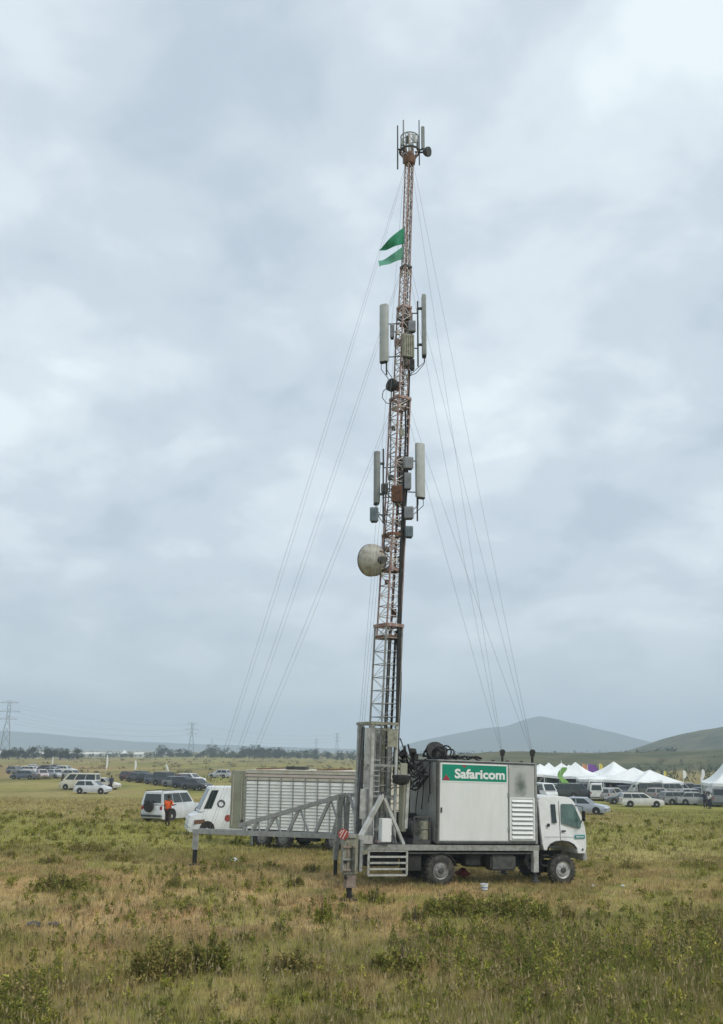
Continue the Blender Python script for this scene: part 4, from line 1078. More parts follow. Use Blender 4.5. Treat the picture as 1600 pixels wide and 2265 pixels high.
# antennas -----------------------------------------------------------------
def panel_antenna(label, px, py_top, py_bot, dx_mast, dy, w, d, yaw, m='antenna', pole=True, name='panel_antenna', group='panel antennas on the mast', pole_ext=(.25, .45), pole_off=.16):
    zt, zb = at(px, py_top, MY_W + dy).z, at(px, py_bot, MY_W + dy).z
    h = zt - zb; b = at(px, py_bot, MY_W + dy)
    root = thing(name, label, 'antenna', b, yaw, group)      # local +x faces outwards
    sec = [(-d / 2, -w / 2), (d * .15, -w / 2), (d * .42, -w * .36), (d / 2, -w * .15), (d / 2, w * .15), (d * .42, w * .36), (d * .15, w / 2), (-d / 2, w / 2)]
    MB().loft([[Vector((x * f, y * f, z)) for x, y in sec] for z, f in ((0, .94), (.03, 1), (h - .03, 1), (h, .94))]).build('radome', M[m], root, True)
    MB().box((0, 0, -.03), (d * .8, w * .8, .06)).build('end_cap', M['dark'], root)
    if pole:
        px_ = -d / 2 - pole_off
        MB().tube((px_, 0, -pole_ext[1]), (px_, 0, h + pole_ext[0] - .5), .032, n=8).build('mount_pole', M['dark_grey'], root, True)
        for z in (h * .18, h * .78):
            MB().box((-d / 2 - pole_off / 2 - .01, 0, z), (pole_off + .05, .10, .07)).build('bracket', M['dark_grey'], root)
        # stand-off arms back to the mast
        back = Matrix.Rotation(-yaw, 3, 'Z')
        for z in (h * .12, h * .70):
            tgt = back @ (mloc(b.z + z) - b)
            MB().tube((px_, 0, z), (tgt.x, tgt.y, tgt.z), .024, n=6).build('standoff_arm', M['dark_grey'], root)
    # jumper cables below
    for s in (-.3, .3):
        tgt = Matrix.Rotation(-yaw, 3, 'Z') @ (mloc(b.z - .9, .18 * (1 if s > 0 else -1)) - b)
        pts = [Vector((0, s * w, -.04)), Vector((0, s * w, -.30)), Vector((tgt.x * .45, tgt.y * .45, -.72)), tgt]
        MB().pipe(pts, .014, 5).build('jumper_cable', M['black'], root, True)
    return root
panel_antenna('pale grey panel antenna on the upper left of the mast, facing the viewer', 849, 674, 800, 0, -.15, .34, .17, R(-118))
panel_antenna('slim grey panel antenna on the upper right of the mast, seen edge on', 939, 654, 787, 0, .0, .30, .17, R(2), 'antenna_dim')
panel_antenna('dim panel antenna behind the upper mast section, facing away', 904, 696, 812, 0, .55, .34, .16, R(85), 'antenna_dim')
panel_antenna('dark grey panel antenna on the lower left of the mast, above the big dish', 833, 1000, 1113, 0, .05, .30, .20, R(195), 'antenna_dim', pole_ext=(.65, .75))
panel_antenna('broad pale grey panel antenna on the lower right of the mast', 931, 981, 1100, 0, -.12, .36, .17, R(-62), pole_ext=(.5, .85))
panel_antenna('brownish panel antenna behind the lower mast section, facing away', 888, 1010, 1118, 0, .55, .34, .16, R(95), 'antenna_dim')
# top sector antennas and whip aerials on the headframe
def rod(label, px, p0, p1, dy, r, m, name='whip_aerial', cat='aerial', bx=None):
    a, b = at(px, p1, MY_W + dy), at(px, p0, MY_W + dy)
    root = thing(name, label, cat, a, 0, 'aerials around the headframe')
    h = b.z - a.z
    if bx: MB().box((0, 0, h / 2), (bx[0], bx[1], h)).build('radome', M[m], root, bevel=.02)
    else: MB().tube((0, 0, 0), (0, 0, h), r, r * .85, n=8).build('rod', M[m], root, True)
    zc = hz0 + .05 - a.z
    tg = mloc(hz0, 0, 0) - a
    MB().beam((0, 0, zc), (tg.x * .45, tg.y * .45, zc), .05).build('clamp', M['dark'], root)
    return root
rod('long dark whip aerial hanging lowest at the far left of the headframe', 880, 278, 374, -.1, .032, 'dark_grey')
rod('grey whip aerial left of the mast top, taller of the left two', 893, 266, 362, .3, .036, 'antenna_dim')
rod('thin grey whip aerial on the right of the headframe', 928, 266, 365, .1, .026, 'dark_grey')
rod('narrow grey panel aerial at the right of the headframe', 936, 280, 330, -.1, .03, 'antenna_dim', bx=(.14, .09))
md = thing('microwave_drum', 'small dark microwave dish at the right of the headframe', 'antenna', at(944, 336, MY_W - .1), 0)
MB().lathe([(0, -.12), (.11, -.12), (.20, .02), (.20, .12), (0, .12)], (0, 0, 0), (.8, -.5, -.25), 14).build('shroud', M['dark_grey'], md, True)
MB().box((-.02, 0, -.10), (.12, .12, .14)).build('radio_box', M['dark'], md, bevel=.01)
MB().beam((-.05, 0, 0), (-.30, .05, .0), .05).build('mount_arm', M['dark'], md)
dd = thing('microwave_drum', 'dark microwave drum on the left of the mast below the upper antennas', 'antenna', at(869, 853, MY_W - .2), 0)
MB().lathe([(0, -.14), (.14, -.14), (.25, -.02), (.25, .14), (0, .15)], (0, 0, 0), (-.75, -.6, .1), 16).build('shroud', M['dark'], dd, True)
MB().box((.18, .06, -.06), (.16, .16, .2)).build('radio_box', M['rust'], dd, bevel=.01)
MB().beam((.1, .05, .12), (.4, .2, .12), .05).build('mount_arm', M['dark'], dd)
pts = [Vector((-.15, -.05, -.05)), Vector((-.36, -.05, -.25)), Vector((-.40, -.05, -.50)), Vector((-.25, -.05, -.72)), Vector((.10, .1, -.72))]
MB().pipe(pts, .016, 6).build('cable', M['black'], dd, True)
# large parabolic dish, seen from behind
dp = at(830, 1239, MY_W - .25)
ds = thing('parabolic_dish', 'large beige parabolic dish on the left of the mast, seen from behind', 'dish', dp, 0)
ds.scale = (.93, .93, .93)
dax = Vector((-.62, .76, .12)).normalized()
MB().lathe([(.02, -.34), (.12, -.33), (.30, -.26), (.48, -.12), (.61, .02), (.625, .05), (.625, .30), (.605, .30), (.60, .06), (.3, -.2), (.02, -.3)], (0, 0, 0), dax, 32).build('reflector', M['dish'], ds, True)
MB().lathe([(.635, .27), (.635, .31), (.60, .315), (.60, .27)], (0, 0, 0), dax, 32).build('rim', M['dark_grey'], ds, True)
MB().lathe([(0, -.5), (.13, -.5), (.15, -.30), (0, -.3)], (0, 0, 0), dax, 14).build('feed_hub', M['dark_grey'], ds, True)
tgt = mloc(dp.z) - dp
MB().beam(dax * -.42, tgt + Vector((-.2, -.15, .1)), .09).build('mount_arm', M['rust'], ds)
MB().beam(dax * -.30 + Vector((0, 0, .35)), tgt + Vector((-.25, -.1, .30)), .05).build('stay_rod', M['rust'], ds)
MB().beam(dax * -.30 + Vector((0, 0, -.35)), tgt + Vector((-.25, -.1, -.30)), .05).build('stay_rod', M['galv_olive'], ds)
# remote radio units
def radio(label, px, py, w, h, d, dy, m, fins=True):
    p = at(px, py, MY_W + dy)
    o = thing('radio_unit', label, 'radio unit', p, HEAD * rnd.uniform(-.5, 1.5), 'grey radio boxes on the mast')
    MB().box((0, 0, 0), (w, d, h)).build('housing', M[m], o, bevel=.02)
    if fins:
        for k in range(5): MB().box((-w * .38 + w * .19 * k, -d / 2 - .012, 0), (.012, .03, h * .86)).build('fin', M[m], o)
    MB().box((0, 0, -h / 2 - .02), (w * .7, d * .6, .05)).build('connector_plate', M['dark'], o)
    tg = Matrix.Rotation(-o.rotation_euler.z, 3, 'Z') @ (mloc(p.z) - p)
    MB().beam((0, d * .3, 0), (tg.x * .8, tg.y * .8, 0), .04).build('bracket', M['dark_grey'], o)
radio('small dark radio box beside the upper left panel antenna', 868, 733, .16, .56, .18, -.05, 'radio')
radio('grey radio box in front of the upper mast, left of the slim antenna', 912, 722, .28, .44, .16, -.35, 'radio')
radio('dark mottled radio box low on the upper antenna cluster', 903, 765, .46, .95, .16, -.34, 'galv_olive')
radio('long radio box hanging at the bottom right of the upper antennas', 912, 806, .18, .42, .16, -.25, 'dark_grey')
radio('pale grey radio box at the top left of the lower right antenna', 904, 1024, .34, .44, .18, -.30, 'radio')
radio('tall grey radio box between the mast and the lower right antenna', 902, 1064, .26, .62, .18, -.20, 'radio')
radio('square grey radio box just below the lower right antenna', 905, 1134, .34, .44, .18, -.30, 'radio')
radio('blue grey radio box lowest on the right side of the mast', 905, 1176, .28, .40, .18, -.25, 'radio_blue')
radio('blue grey radio box below the lower left antenna, above the dish', 828, 1138, .30, .52, .2, -.05, 'radio_blue')
radio('small dark radio box between lower left antenna and the mast', 851, 1080, .24, .34, .18, -.15, 'dark_grey')
radio('rust stained junction box strapped to the mast between the lower antennas', 878, 1092, .40, .62, .12, -.42, 'rust')

# flags --------------------------------------------------------------------
def flag(label, px, py, quad, m, seed):
    """quad in metres relative to the hoist top: hoist bottom drop, fly end offset (dx, dz), fly bottom"""
    p = at(px, py, MY_W - .15)
    fo = thing('flag', label, 'flag', p, 0, 'green flags tied to the mast')
    (hd, (fx, fz), (bx, bz)) = quad
    nu, nv = 15, 6; mbf = MB(); vs = []
    for i in range(nu):
        u = i / (nu - 1)
        for j in range(nv):
            v = j / (nv - 1)
            top = Vector((fx * u, 0, fz * u + .05 * math.sin(u * 5 + seed)))
            bot = Vector((bx * u, 0, -hd + (bz + hd) * u ** 1.25))
            q = top.lerp(bot, v); q.y = .12 * math.sin(u * 7 + v * 2.2 + seed) * u + .16 * (v - .5) * math.sin(seed + u * 3)
            vs.append(q)
    fs = [(i * nv + j, i * nv + j + 1, (i + 1) * nv + j + 1, (i + 1) * nv + j) for i in range(nu - 1) for j in range(nv - 1)]
    n0 = len(vs); vs2 = [v + Vector((0, .006, 0)) for v in vs]
    mbf.add(vs + vs2, fs + [tuple(n0 + k for k in f[::-1]) for f in fs])
    c = mbf.build('cloth', M[m], fo, True)
    MB().tube((.02, 0, .1), (.02, 0, -hd - .15), .015, n=6).build('halyard', M['dark_grey'], fo)
    return fo
flag('bright green flag streaming left from the mast, upper of the two', 894, 506, (.64, (-.98, -.84), (-.96, -1.0)), 'flag', .6)
flag('paler green flag streaming left from the mast, lower of the two', 892, 549, (.46, (-.98, -.52), (-.94, -.92)), 'flag2', 2.1)

# guy wires ----------------------------------------------------------------
def wire(label, a, b, sag=.15, r=.0045):
    a, b = Vector(a), Vector(b)
    pts = []
    for k in range(15):
        t = k / 14; p = a.lerp(b, t); p.z -= sag * 4 * t * (1 - t); pts.append(p - b)
    o = MB().pipe(pts, r, 5).build('guy_wire', M['wire'], None, True)
    o.location = b
    return tag(o, label, 'guy wire', 'guy wires of the mast')
lv_ = [('the headframe', zat(372), .2), ('the flag section', zat(596), .2), ('the upper antenna cluster', zat(886), .25), ('the lower antenna cluster', zat(1262), .3)]
near_top = Vector((nf.x + .03, nf.y + .1, 1.86))
for i, (nm, z, off) in enumerate(lv_[:3]):
    wire('guy wire from %s to the shelter roof post nearest the cab' % nm, mloc(z, off, -off * .5), GUY_R[0] + Vector((-.03 * i, 0, 0)))
    wire('guy wire from %s to the shelter roof post on its far side' % nm, mloc(z, off * .7, off), GUY_R[1] + Vector((-.03 * i, 0, 0)))
    e = lerp(B0, B1, .02 + .075 * i) + Vector((0, 0, .10))
    wire('guy wire from %s to the far left outrigger arm' % nm, mloc(z, -off, off * .5), e)
    wire('second thin wire from %s down to the far outrigger' % nm, mloc(z - .25, -off, off * .3), e + Vector((.12, -.1, 0)), .35, .0035)
    wire('guy wire from %s to the near jack leg' % nm, mloc(z, -off, -off), near_top + Vector((.05 * i, 0, 0)))
# ------------------------------------------------------------------ slatted trailer behind
tp = at(544, 1700, 45.0)
TRZ = gz(tp.x, 45.0)
TT = Matrix.Translation((tp.x, 45.0, TRZ)) @ Matrix.Rotation(R(155), 4, 'Z')
trl = thing('slatted_trailer', 'long cream trailer with white slatted sides parked behind the mast truck', 'trailer', None, mtx=TT)
# origin: front near bottom corner of the box; x forwards (left in view), +y towards the viewer
TLn, TWd, TF, TS, TTp = 7.0, 2.3, .72, 2.92, 3.36
MB().box((-TLn / 2, -TWd / 2, TF - .06), (TLn, TWd, .14)).build('floor_frame', M['dark_grey'], trl)
MB().box((-TLn / 2, -TWd / 2, (TF + TTp) / 2), (TLn - .16, TWd - .16, TTp - TF - .1)).build('lining', M['lining'], trl)
MB().box((-TLn / 2, -TWd / 2, TTp + .02), (TLn, TWd, .05)).build('roof', M['beige'], trl)
trs = random.Random(9)
for y in (-.02, -TWd + .02):
    nsl = 15
    for i in range(nsl):
        z = TF + .06 + (TS - TF - .10) * (i + .5) / nsl
        MB().box((-TLn / 2, y, z), (TLn - .06, .035, (TS - TF) / nsl * .86), Matrix.Rotation(R(14 if y > -1 else -14), 3, 'X')).build('slat', M['cream'], trl)
    for i in range(3):
        z = TS + .07 + .15 * i
        MB().box((-TLn / 2, y, z), (TLn - .04, .03, .11)).build('board', M[('beige', 'beige2', 'beige')[i]], trl)
    for i in range(12):
        x = -.06 - (TLn - .12) * i / 11
        MB().box((x, y + (.035 if y > -1 else -.035), (TF + TTp) / 2 - .15), (.045, .03, TTp - TF - .3)).build('upright', M['rail'], trl)
for x in (.02, -TLn - .02):
    for i in range(8):
        MB().box((x, -TWd / 2, TF + .16 + i * .33), (.03, TWd - .04, .28)).build('board', M['beige'], trl)
# olive front locker section
MB().box((.44, -TWd / 2 - .03, (TF + TTp) / 2), (.78, TWd - .1, TTp - TF - .05)).build('front_locker', M['olive_panel'], trl, bevel=.02)
for x in (.2, .68): MB().box((x, -.085 + .03, 2.0), (.03, .02, 2.3)).build('locker_seam', M['beige'], trl)
MB().box((.12, -.04, 1.05), (.14, .06, .2)).build('locker_latch', M['dark_grey'], trl)
ttw = wheel_mesh(.46, .26, 18).mesh('tyre', M['tyre'], True); trm = rim_mesh(.46, .26, .13).mesh('rim', M['rim'], True)
for x in (-.95, -2.05, -4.6):
    for y in (-.22, -TWd + .22):
        w_ = link('wheel', ttw, trl, (x, y, .46)); link('rim', trm, w_)
    MB().tube((x, -.3, .46), (x, -TWd + .3, .46), .07).build('axle', M['dark'], trl)
MB().box((-.35, -.25, .42), (.12, .12, .72)).build('landing_leg', M['galv'], trl)
MB().box((-3.3, -.35, .5), (.9, .4, .3)).build('tool_locker', M['dark'], trl, bevel=.02)
MB().box((-2.2, -1.0, TTp + .12), (1.0, .5, .14)).build('roof_box', M['dark_grey'], trl, bevel=.02)
for x in (-.4, -3.6, -3.9): MB().beam((x, -.3, TTp + .06), (x - .9, -1.5, TTp + .10), .06).build('roof_bar', M['rust'], trl)

# ------------------------------------------------------------------ vehicles
PAINT = {}
def paint(c, rough=.3):
    k = tuple(c)
    if k not in PAINT: PAINT[k] = mat('car_paint_%d' % len(PAINT), c, rough, .0, tuple(v * .85 for v in c), 1.5, spec=.5)
    return PAINT[k]
KINDS = {  # length, width, height, belt z, [lower body top], greenhouse base x0,x1, roof x0,x1, side window splits, wheel r
    'sedan': (4.5, 1.74, 1.44, .90, [(-.5, .62), (-.485, .86), (-.33, .93), (.20, .92), (.30, .88), (.455, .76), (.5, .58)], (-.40, .24), (-.25, .07), [.02, .48, .52, .96], .31),
    'hatch': (4.05, 1.70, 1.50, .92, [(-.5, .62), (-.49, .88), (-.44, .93), (.22, .93), (.32, .88), (.465, .74), (.5, .56)], (-.485, .27), (-.38, .06), [.03, .42, .46, .80], .31),
    'wagon': (4.55, 1.74, 1.48, .92, [(-.5, .62), (-.49, .88), (-.46, .93), (.20, .93), (.30, .89), (.46, .78), (.5, .58)], (-.49, .24), (-.43, .06), [.02, .33, .35, .64, .66, .92], .31),
    'suv': (4.75, 1.86, 1.88, 1.12, [(-.5, .70), (-.49, 1.05), (-.46, 1.12), (.20, 1.12), (.28, 1.10), (.46, 1.02), (.5, .75)], (-.49, .24), (-.46, .10), [.02, .32, .34, .62, .64, .95], .38),
    'van': (4.8, 1.72, 2.02, 1.15, [(-.5, .60), (-.495, 1.1), (-.47, 1.15), (.30, 1.15), (.42, 1.08), (.47, .95), (.5, .60)], (-.495, .42), (-.47, .26), [.02, .32, .34, .64, .67, .93], .32),
    'high_van': (5.2, 1.88, 2.48, 1.25, [(-.5, .55), (-.495, 1.2), (-.47, 1.25), (.30, 1.25), (.40, 1.17), (.475, 1.0), (.5, .60)], (-.495, .395), (-.48, .29), [.875, .965], .34),
    'pickup': (5.1, 1.78, 1.75, 1.02, [(-.5, .60), (-.495, 1.0), (-.05, 1.0), (.22, 1.03), (.28, 1.0), (.46, .92), (.5, .65)], (-.08, .25), (-.05, .12), [.05, .45, .5, .94], .37),
}
CMESH = {}
def car(name, label, kind, col, loc, yaw, group, rack=False, spare=False):
    L, W, H, BZ_, top, (b0, b1), (t0, t1), spl, wr = KINDS[kind]
    root = thing(name, label, 'van' if 'van' in kind else ('pickup' if kind == 'pickup' else 'car'), loc, yaw, group)
    pm = paint(col)
    key = (kind, tuple(col))
    if key not in CMESH:
        d = []
        rings = []
        for fx, zt in top:
            x = fx * L; e = 1 - .16 * max(0, (abs(fx) - .40) / .10) ** 1.5
            hw = W / 2 * e; zb = .22 if abs(fx) < .49 else .30
            rings.append([Vector((x, -hw * .95, zb)), Vector((x, -hw, zb + .22)), Vector((x, -hw, zt * .72)), Vector((x, -hw * .93, zt)), Vector((x, hw * .93, zt)), Vector((x, hw, zt * .72)), Vector((x, hw, zb + .22)), Vector((x, hw * .95, zb))])
        d.append(('body', MB().loft(rings).mesh('body', pm, True), None))
        bw, tw_ = W / 2 * .92, W / 2 * .76
        def g(fx, top_, s): return Vector((fx * L, s * (tw_ if top_ else bw), H - .03 if top_ else BZ_ - .02))
        gb = [g(b0, 0, -1), g(b1, 0, -1), g(b1, 0, 1), g(b0, 0, 1)]; gt = [g(t0, 1, -1), g(t1, 1, -1), g(t1, 1, 1), g(t0, 1, 1)]
        gm = [gt[i].lerp(Vector((0, 0, gt[i].z)), .06) + Vector((0, 0, .03)) for i in range(4)]
        d.append(('cabin', MB().loft([gb, gt, gm]).mesh('cabin', pm, False), None))
        def face_quad(A, B, C, D, u0, u1, v0, v1, out):
            def P(u, v): return A.lerp(B, u).lerp(D.lerp(C, u), v) + out
            return [P(u0, v0), P(u1, v0), P(u1, v1), P(u0, v1)]
        for s, (A, B, C, D) in ((-1, (gb[0], gb[1], gt[1], gt[0])), (1, (gb[3], gb[2], gt[2], gt[3]))):
            for i in range(0, len(spl), 2):
                q = face_quad(A, B, C, D, spl[i], spl[i + 1], .12, .88, Vector((0, s * .006, 0)))
                if s > 0: q = q[::-1]
                d.append(('side_window', MB().slab(q, .006).mesh('side_window', M['glass']), None))
        q = face_quad(gb[1], gb[2], gt[2], gt[1], .07, .93, .08, .92, Vector((.008, 0, .004))); d.append(('windscreen', MB().slab(q, .005).mesh('windscreen', M['glass']), None))
        q = face_quad(gb[3], gb[0], gt[0], gt[3], .10, .90, .15, .85, Vector((-.008, 0, .003))); d.append(('rear_window', MB().slab(q, .005).mesh('rear_window', M['glass']), None))
        for s in (-1, 1):
            d.append(('headlight', MB().box((L * .485, s * W * .33, top[-2][1] * .82), (.10, .26, .13)).mesh('headlight', M['white_vinyl'], bevel=.02), None))
            d.append(('tail_light', MB().box((-L * .492, s * W * .38, top[1][1] * .85), (.06, .16, .24)).mesh('tail_light', M['red_vinyl'], bevel=.015), None))
        d.append(('bumper', MB().box((L * .49, 0, .42), (.14, W * .86, .2)).mesh('bumper', M['dark_grey'] if kind in ('suv', 'pickup', 'van') else pm, bevel=.04), None))
        d.append(('bumper', MB().box((-L * .49, 0, .42), (.14, W * .86, .2)).mesh('bumper', M['dark_grey'] if kind in ('suv', 'pickup', 'van') else pm, bevel=.04), None))
        ty = MB().lathe([(wr * .6, -.10), (wr * .93, -.10), (wr, -.06), (wr, .06), (wr * .93, .10), (wr * .6, .10), (.01, .07)], axis=(0, 1, 0), n=14).mesh('wheel', M['black'], True)
        ri = MB().lathe([(wr * .62, -.102), (wr * .5, -.08), (wr * .2, -.11), (.01, -.11)], axis=(0, 1, 0), n=14).mesh('rim', M['rim_light'], True)
        d.append(('WHEEL', (ty, ri), None))
        arch = MB().lathe([(wr * 1.15, -.012), (wr * 1.15, .0), (.02, .0)], axis=(0, 1, 0), n=14).mesh('wheel_arch', M['dark'], False)
        d.append(('ARCH', arch, None))
        CMESH[key] = d
    for nm, me, _ in CMESH[key]:
        if nm == 'WHEEL':
            for x in (-.30 * L, .31 * L):
                for s in (-1, 1):
                    w_ = link('wheel', me[0], root, (x, s * (W / 2 - .10), wr))
                    if s > 0: w_.rotation_euler = (0, 0, math.pi)
                    link('rim', me[1], w_)
        elif nm == 'ARCH':
            for x in (-.30 * L, .31 * L):
                for s in (-1, 1): link('wheel_arch', me, root, (x, s * (W / 2 + .002), wr + .05))
        else: link(nm, me, root)
    if rack:
        mb = MB()
        for s in (-1, 1): mb.beam((t0 * L, s * W * .33, H + .06), (t1 * L, s * W * .33, H + .06), .04)
        mb.build('roof_rack', M['dark'], root)
    if spare:
        sw = link('spare_wheel', MB().lathe([(.02, -.10), (.2, -.10), (.34, -.10), (.37, -.05), (.37, .05), (.34, .10), (.02, .1)], (-L / 2 - .16, .1, 1.02), (1, 0, 0), 16).mesh('spare_wheel', M['black'], True), root)
    return root
def car_at(px, py, *a, **k):
    """a vehicle whose middle touches the ground at that spot"""
    label, kind, col, yaw, group = a
    return car(k.pop('name', 'parked_car'), label, kind, col, on_ground(px, py), yaw, group, **k)
WHT, SIL, CRM, BLK, CHA, NVY, MAR, GRN = (.72, .73, .73), (.45, .47, .50), (.60, .57, .46), (.015, .015, .018), (.06, .062, .07), (.03, .04, .075), (.10, .025, .03), (.05, .07, .06)
PALEPINK, SLATE, STEEL = (.48, .40, .42), (.10, .12, .16), (.22, .23, .25)
gl = 'cars parked in the left of the field'
car_at(205, 1756, 'silver white hatchback parked nearest in the left group, nose to the right', 'hatch', (.60, .62, .66), R(-6), gl)
car_at(176, 1747, 'cream minibus parked right behind the silver white hatchback', 'van', CRM, R(172), gl, name='parked_van')
car_at(226, 1746, 'white car half hidden behind the silver white hatchback', 'sedan', (.66, .64, .58), R(-8), gl)
car_at(54, 1724, 'dark blue grey car at the near left end of the left group', 'sedan', SLATE, R(172), gl)
car_at(54, 1711, 'white car behind the dark blue grey car at the left end', 'wagon', WHT, R(175), gl)
car_at(93, 1722, 'pale pinkish car beside the dark blue grey car', 'hatch', PALEPINK, R(-60), gl)
car_at(124, 1721, 'silver car between the pinkish car and the cream minibus', 'wagon', SIL, R(-50), gl)
car_at(96, 1708, 'dark car deep in the left group behind the pinkish car', 'hatch', CHA, R(170), gl)
car_at(126, 1706, 'grey green car deep in the left group behind the silver car', 'sedan', GRN, R(-10), gl)
car_at(76, 1706, 'second white car at the back of the left group', 'sedan', WHT, R(0), gl)
gd = 'dark cars in the long row'
row = [(288, 1727, 'maroon car at the far left end of the dark row', 'hatch', MAR), (307, 1730, 'charcoal car second from the left end of the dark row', 'sedan', CHA), (327, 1732, 'black saloon third from the left in the dark row', 'sedan', BLK),
       (348, 1735, 'slate grey car fourth from the left in the dark row', 'wagon', SLATE), (369, 1738, 'black off roader fifth from the left in the dark row', 'suv', CHA), (391, 1741, 'steel grey car sixth from the left in the dark row', 'sedan', STEEL), (412, 1744, 'dark navy car near the right end of the dark row', 'hatch', NVY), (436, 1748, 'dark grey car at the near right end of the dark row', 'sedan', CHA)]
for px, py, lb, kd, c in row: car_at(px, py, lb, kd, c, R(-38 + rnd.uniform(-4, 4)), gd)
car_at(424, 1733, 'white topped car behind the right end of the dark row', 'wagon', WHT, R(-30), gl)
car_at(486, 1721, 'lone silver car far out in the field above the trailer', 'hatch', SIL, R(160), gl)
suv = car_at(382, 1815, 'white off roader with a spare wheel on its tail, beside the orange vest', 'suv', (.62, .64, .67), R(66), 'vehicles near the trailer', spare=True, rack=True)
vn = car(  'parked_van', 'white high roofed van with a round emblem behind the outrigger arm', 'high_van', (.74, .76, .78), on_ground(520, 1846), R(196), 'vehicles near the trailer')
# emblem rings on the van's near side
vy = KINDS['high_van'][1] / 2
def disc(nm, x, z, r0, r1, m, parent, y, thick=.01):
    return MB().lathe([(max(r0, .001), 0), (r1, 0), (r1, thick), (max(r0, .001), thick)], (x, y, z), (0, 1, 0), 20).build(nm, m, parent)
em = disc('emblem', .92, 1.62, .13, .21, M['dark_grey'], vn, vy * .885)
for k in range(4): MB().box((.92 + .16 * math.cos(k * 1.57 + .4), vy * .885 + .012, 1.62 + .16 * math.sin(k * 1.57 + .4)), (.07, .01, .07)).build('emblem_star', M['radio_blue'], em)
disc('red_disc', .55, .90, .001, .17, M['hazard'], vn, vy * .985)
MB().slab([(1.75, vy * .99, .62), (2.3, vy * .99, .62), (2.3, vy * .99, .82), (1.75, vy * .99, .86)][::-1], .01).build('red_brown_stripe', M['rust'], vn)
gr = 'cars in front of the white tents'
car_at(1290, 1801, 'silver blue saloon just beyond the truck cab', 'sedan', (.42, .46, .52), R(-28), gr)
car_at(1243, 1767, 'dark green grey off roader left of the two behind the truck cab', 'suv', (.05, .06, .05), R(170), gr)
car_at(1280, 1766, 'dark slate off roader right of the two behind the truck cab', 'suv', (.07, .08, .09), R(-8), gr)
car_at(1203, 1771, 'white car showing between the shelter and the truck cab', 'van', WHT, R(-75), gr, name='parked_van')
car_at(1322, 1770, 'white van seen from the rear in front of the tents', 'van', WHT, R(75), gr, name='parked_van')
car_at(1365, 1770, 'cream and grey car between the white van and the white estate', 'wagon', (.50, .48, .42), R(-10), gr)
car_at(1420, 1785, 'white estate car nearest in the right group, nose to the right', 'wagon', (.68, .67, .63), R(-4), gr, rack=True)
car_at(1384, 1779, 'dark car tucked behind the tail of the white estate', 'sedan', (.12, .12, .12), R(176), gr)
car_at(1475, 1778, 'grey car right of the white estate', 'sedan', (.20, .21, .21), R(150), gr)
car_at(1505, 1780, 'mid grey estate in the middle of the right row', 'wagon', (.27, .28, .28), R(8), gr)
car_at(1540, 1781, 'pale grey car at the right of the right row', 'sedan', (.36, .37, .37), R(-5), gr)
car_at(1585, 1783, 'dark grey van under the right hand tent', 'van', (.20, .21, .22), R(80), gr, name='parked_van')
for px, lb, c in ((1452, 'olive car behind the grey cars of the right row', (.12, .13, .10)), (1492, 'second row pale car right of the tents', (.40, .40, .39)), (1528, 'second row grey car near the right tent', (.24, .25, .26))):
    car_at(px, 1764, lb, 'suv', c, R(rnd.uniform(-20, 20)), gr)

for i, (px, py, kd, c, yw, lb) in enumerate([
    (1226, 1756, 'sedan', SIL, 170, 'silver car in the back row left of the lime banner'), (1262, 1757, 'wagon', (.5, .5, .47), 5, 'pale car in the back row right of the lime banner'),
    (1298, 1758, 'sedan', MAR, 175, 'maroon car in the back row below the purple banner'), (1338, 1759, 'hatch', CHA, -20, 'charcoal hatchback in the back row behind the cream and grey car'),
    (1346, 1771, 'hatch', (.34, .34, .33), 60, 'small grey hatchback between the white van and cream car'), (1398, 1762, 'wagon', SLATE, 10, 'blue grey car in the back row behind the white estate'),
    (1428, 1763, 'van', (.55, .55, .52), 160, 'pale minibus in the back row under the wide low tent'), (1562, 1768, 'hatch', SLATE, 20, 'blue grey hatchback at the edge of the right hand tent')]):
    car_at(px, py, lb, kd, c, R(yw), gr, name='parked_van' if kd == 'van' else 'parked_car')
for px, py, kd, c, yw, lb in [(1213, 1757, 'hatch', WHT, 30, 'white hatchback in the back row behind the shelter corner'), (1312, 1757, 'suv', (.18, .19, .2), 190, 'grey off roader in the back row right of the maroon car'), (1376, 1760, 'sedan', (.6, .6, .58), 170, 'pale saloon in the back row behind the dark tucked in car'), (1460, 1770, 'hatch', (.33, .30, .28), 40, 'brownish hatchback wedged between the olive and grey cars'), (1520, 1771, 'sedan', (.5, .5, .5), 175, 'pale saloon between the two rows right of the tents'), (1545, 1766, 'pickup', CHA, -15, 'charcoal pickup behind the pale grey car at the right')]:
    car_at(px, py, lb, kd, c, R(yw), gr)
for px, py, kd, c, yw, lb in [(36, 1712, 'hatch', STEEL, -20, 'steel grey hatchback at the back left corner of the left group'), (112, 1713, 'sedan', (.3, .3, .33), 160, 'mid grey car squeezed between the pinkish and the silver car'),
    (146, 1710, 'wagon', WHT, -15, 'white car behind the silver car and left of the minibus'), (160, 1722, 'sedan', (.42, .42, .40), -30, 'pale grey car peeking over the cream minibus'), (317, 1726, 'hatch', CHA, -35, 'black hatchback in the second line of the dark row'), (358, 1731, 'sedan', NVY, -35, 'navy car in the second line of the dark row'), (402, 1735, 'sedan', MAR, -35, 'dark maroon car in the second line of the dark row')]:
    car_at(px, py, lb, kd, c, R(yw), gl)

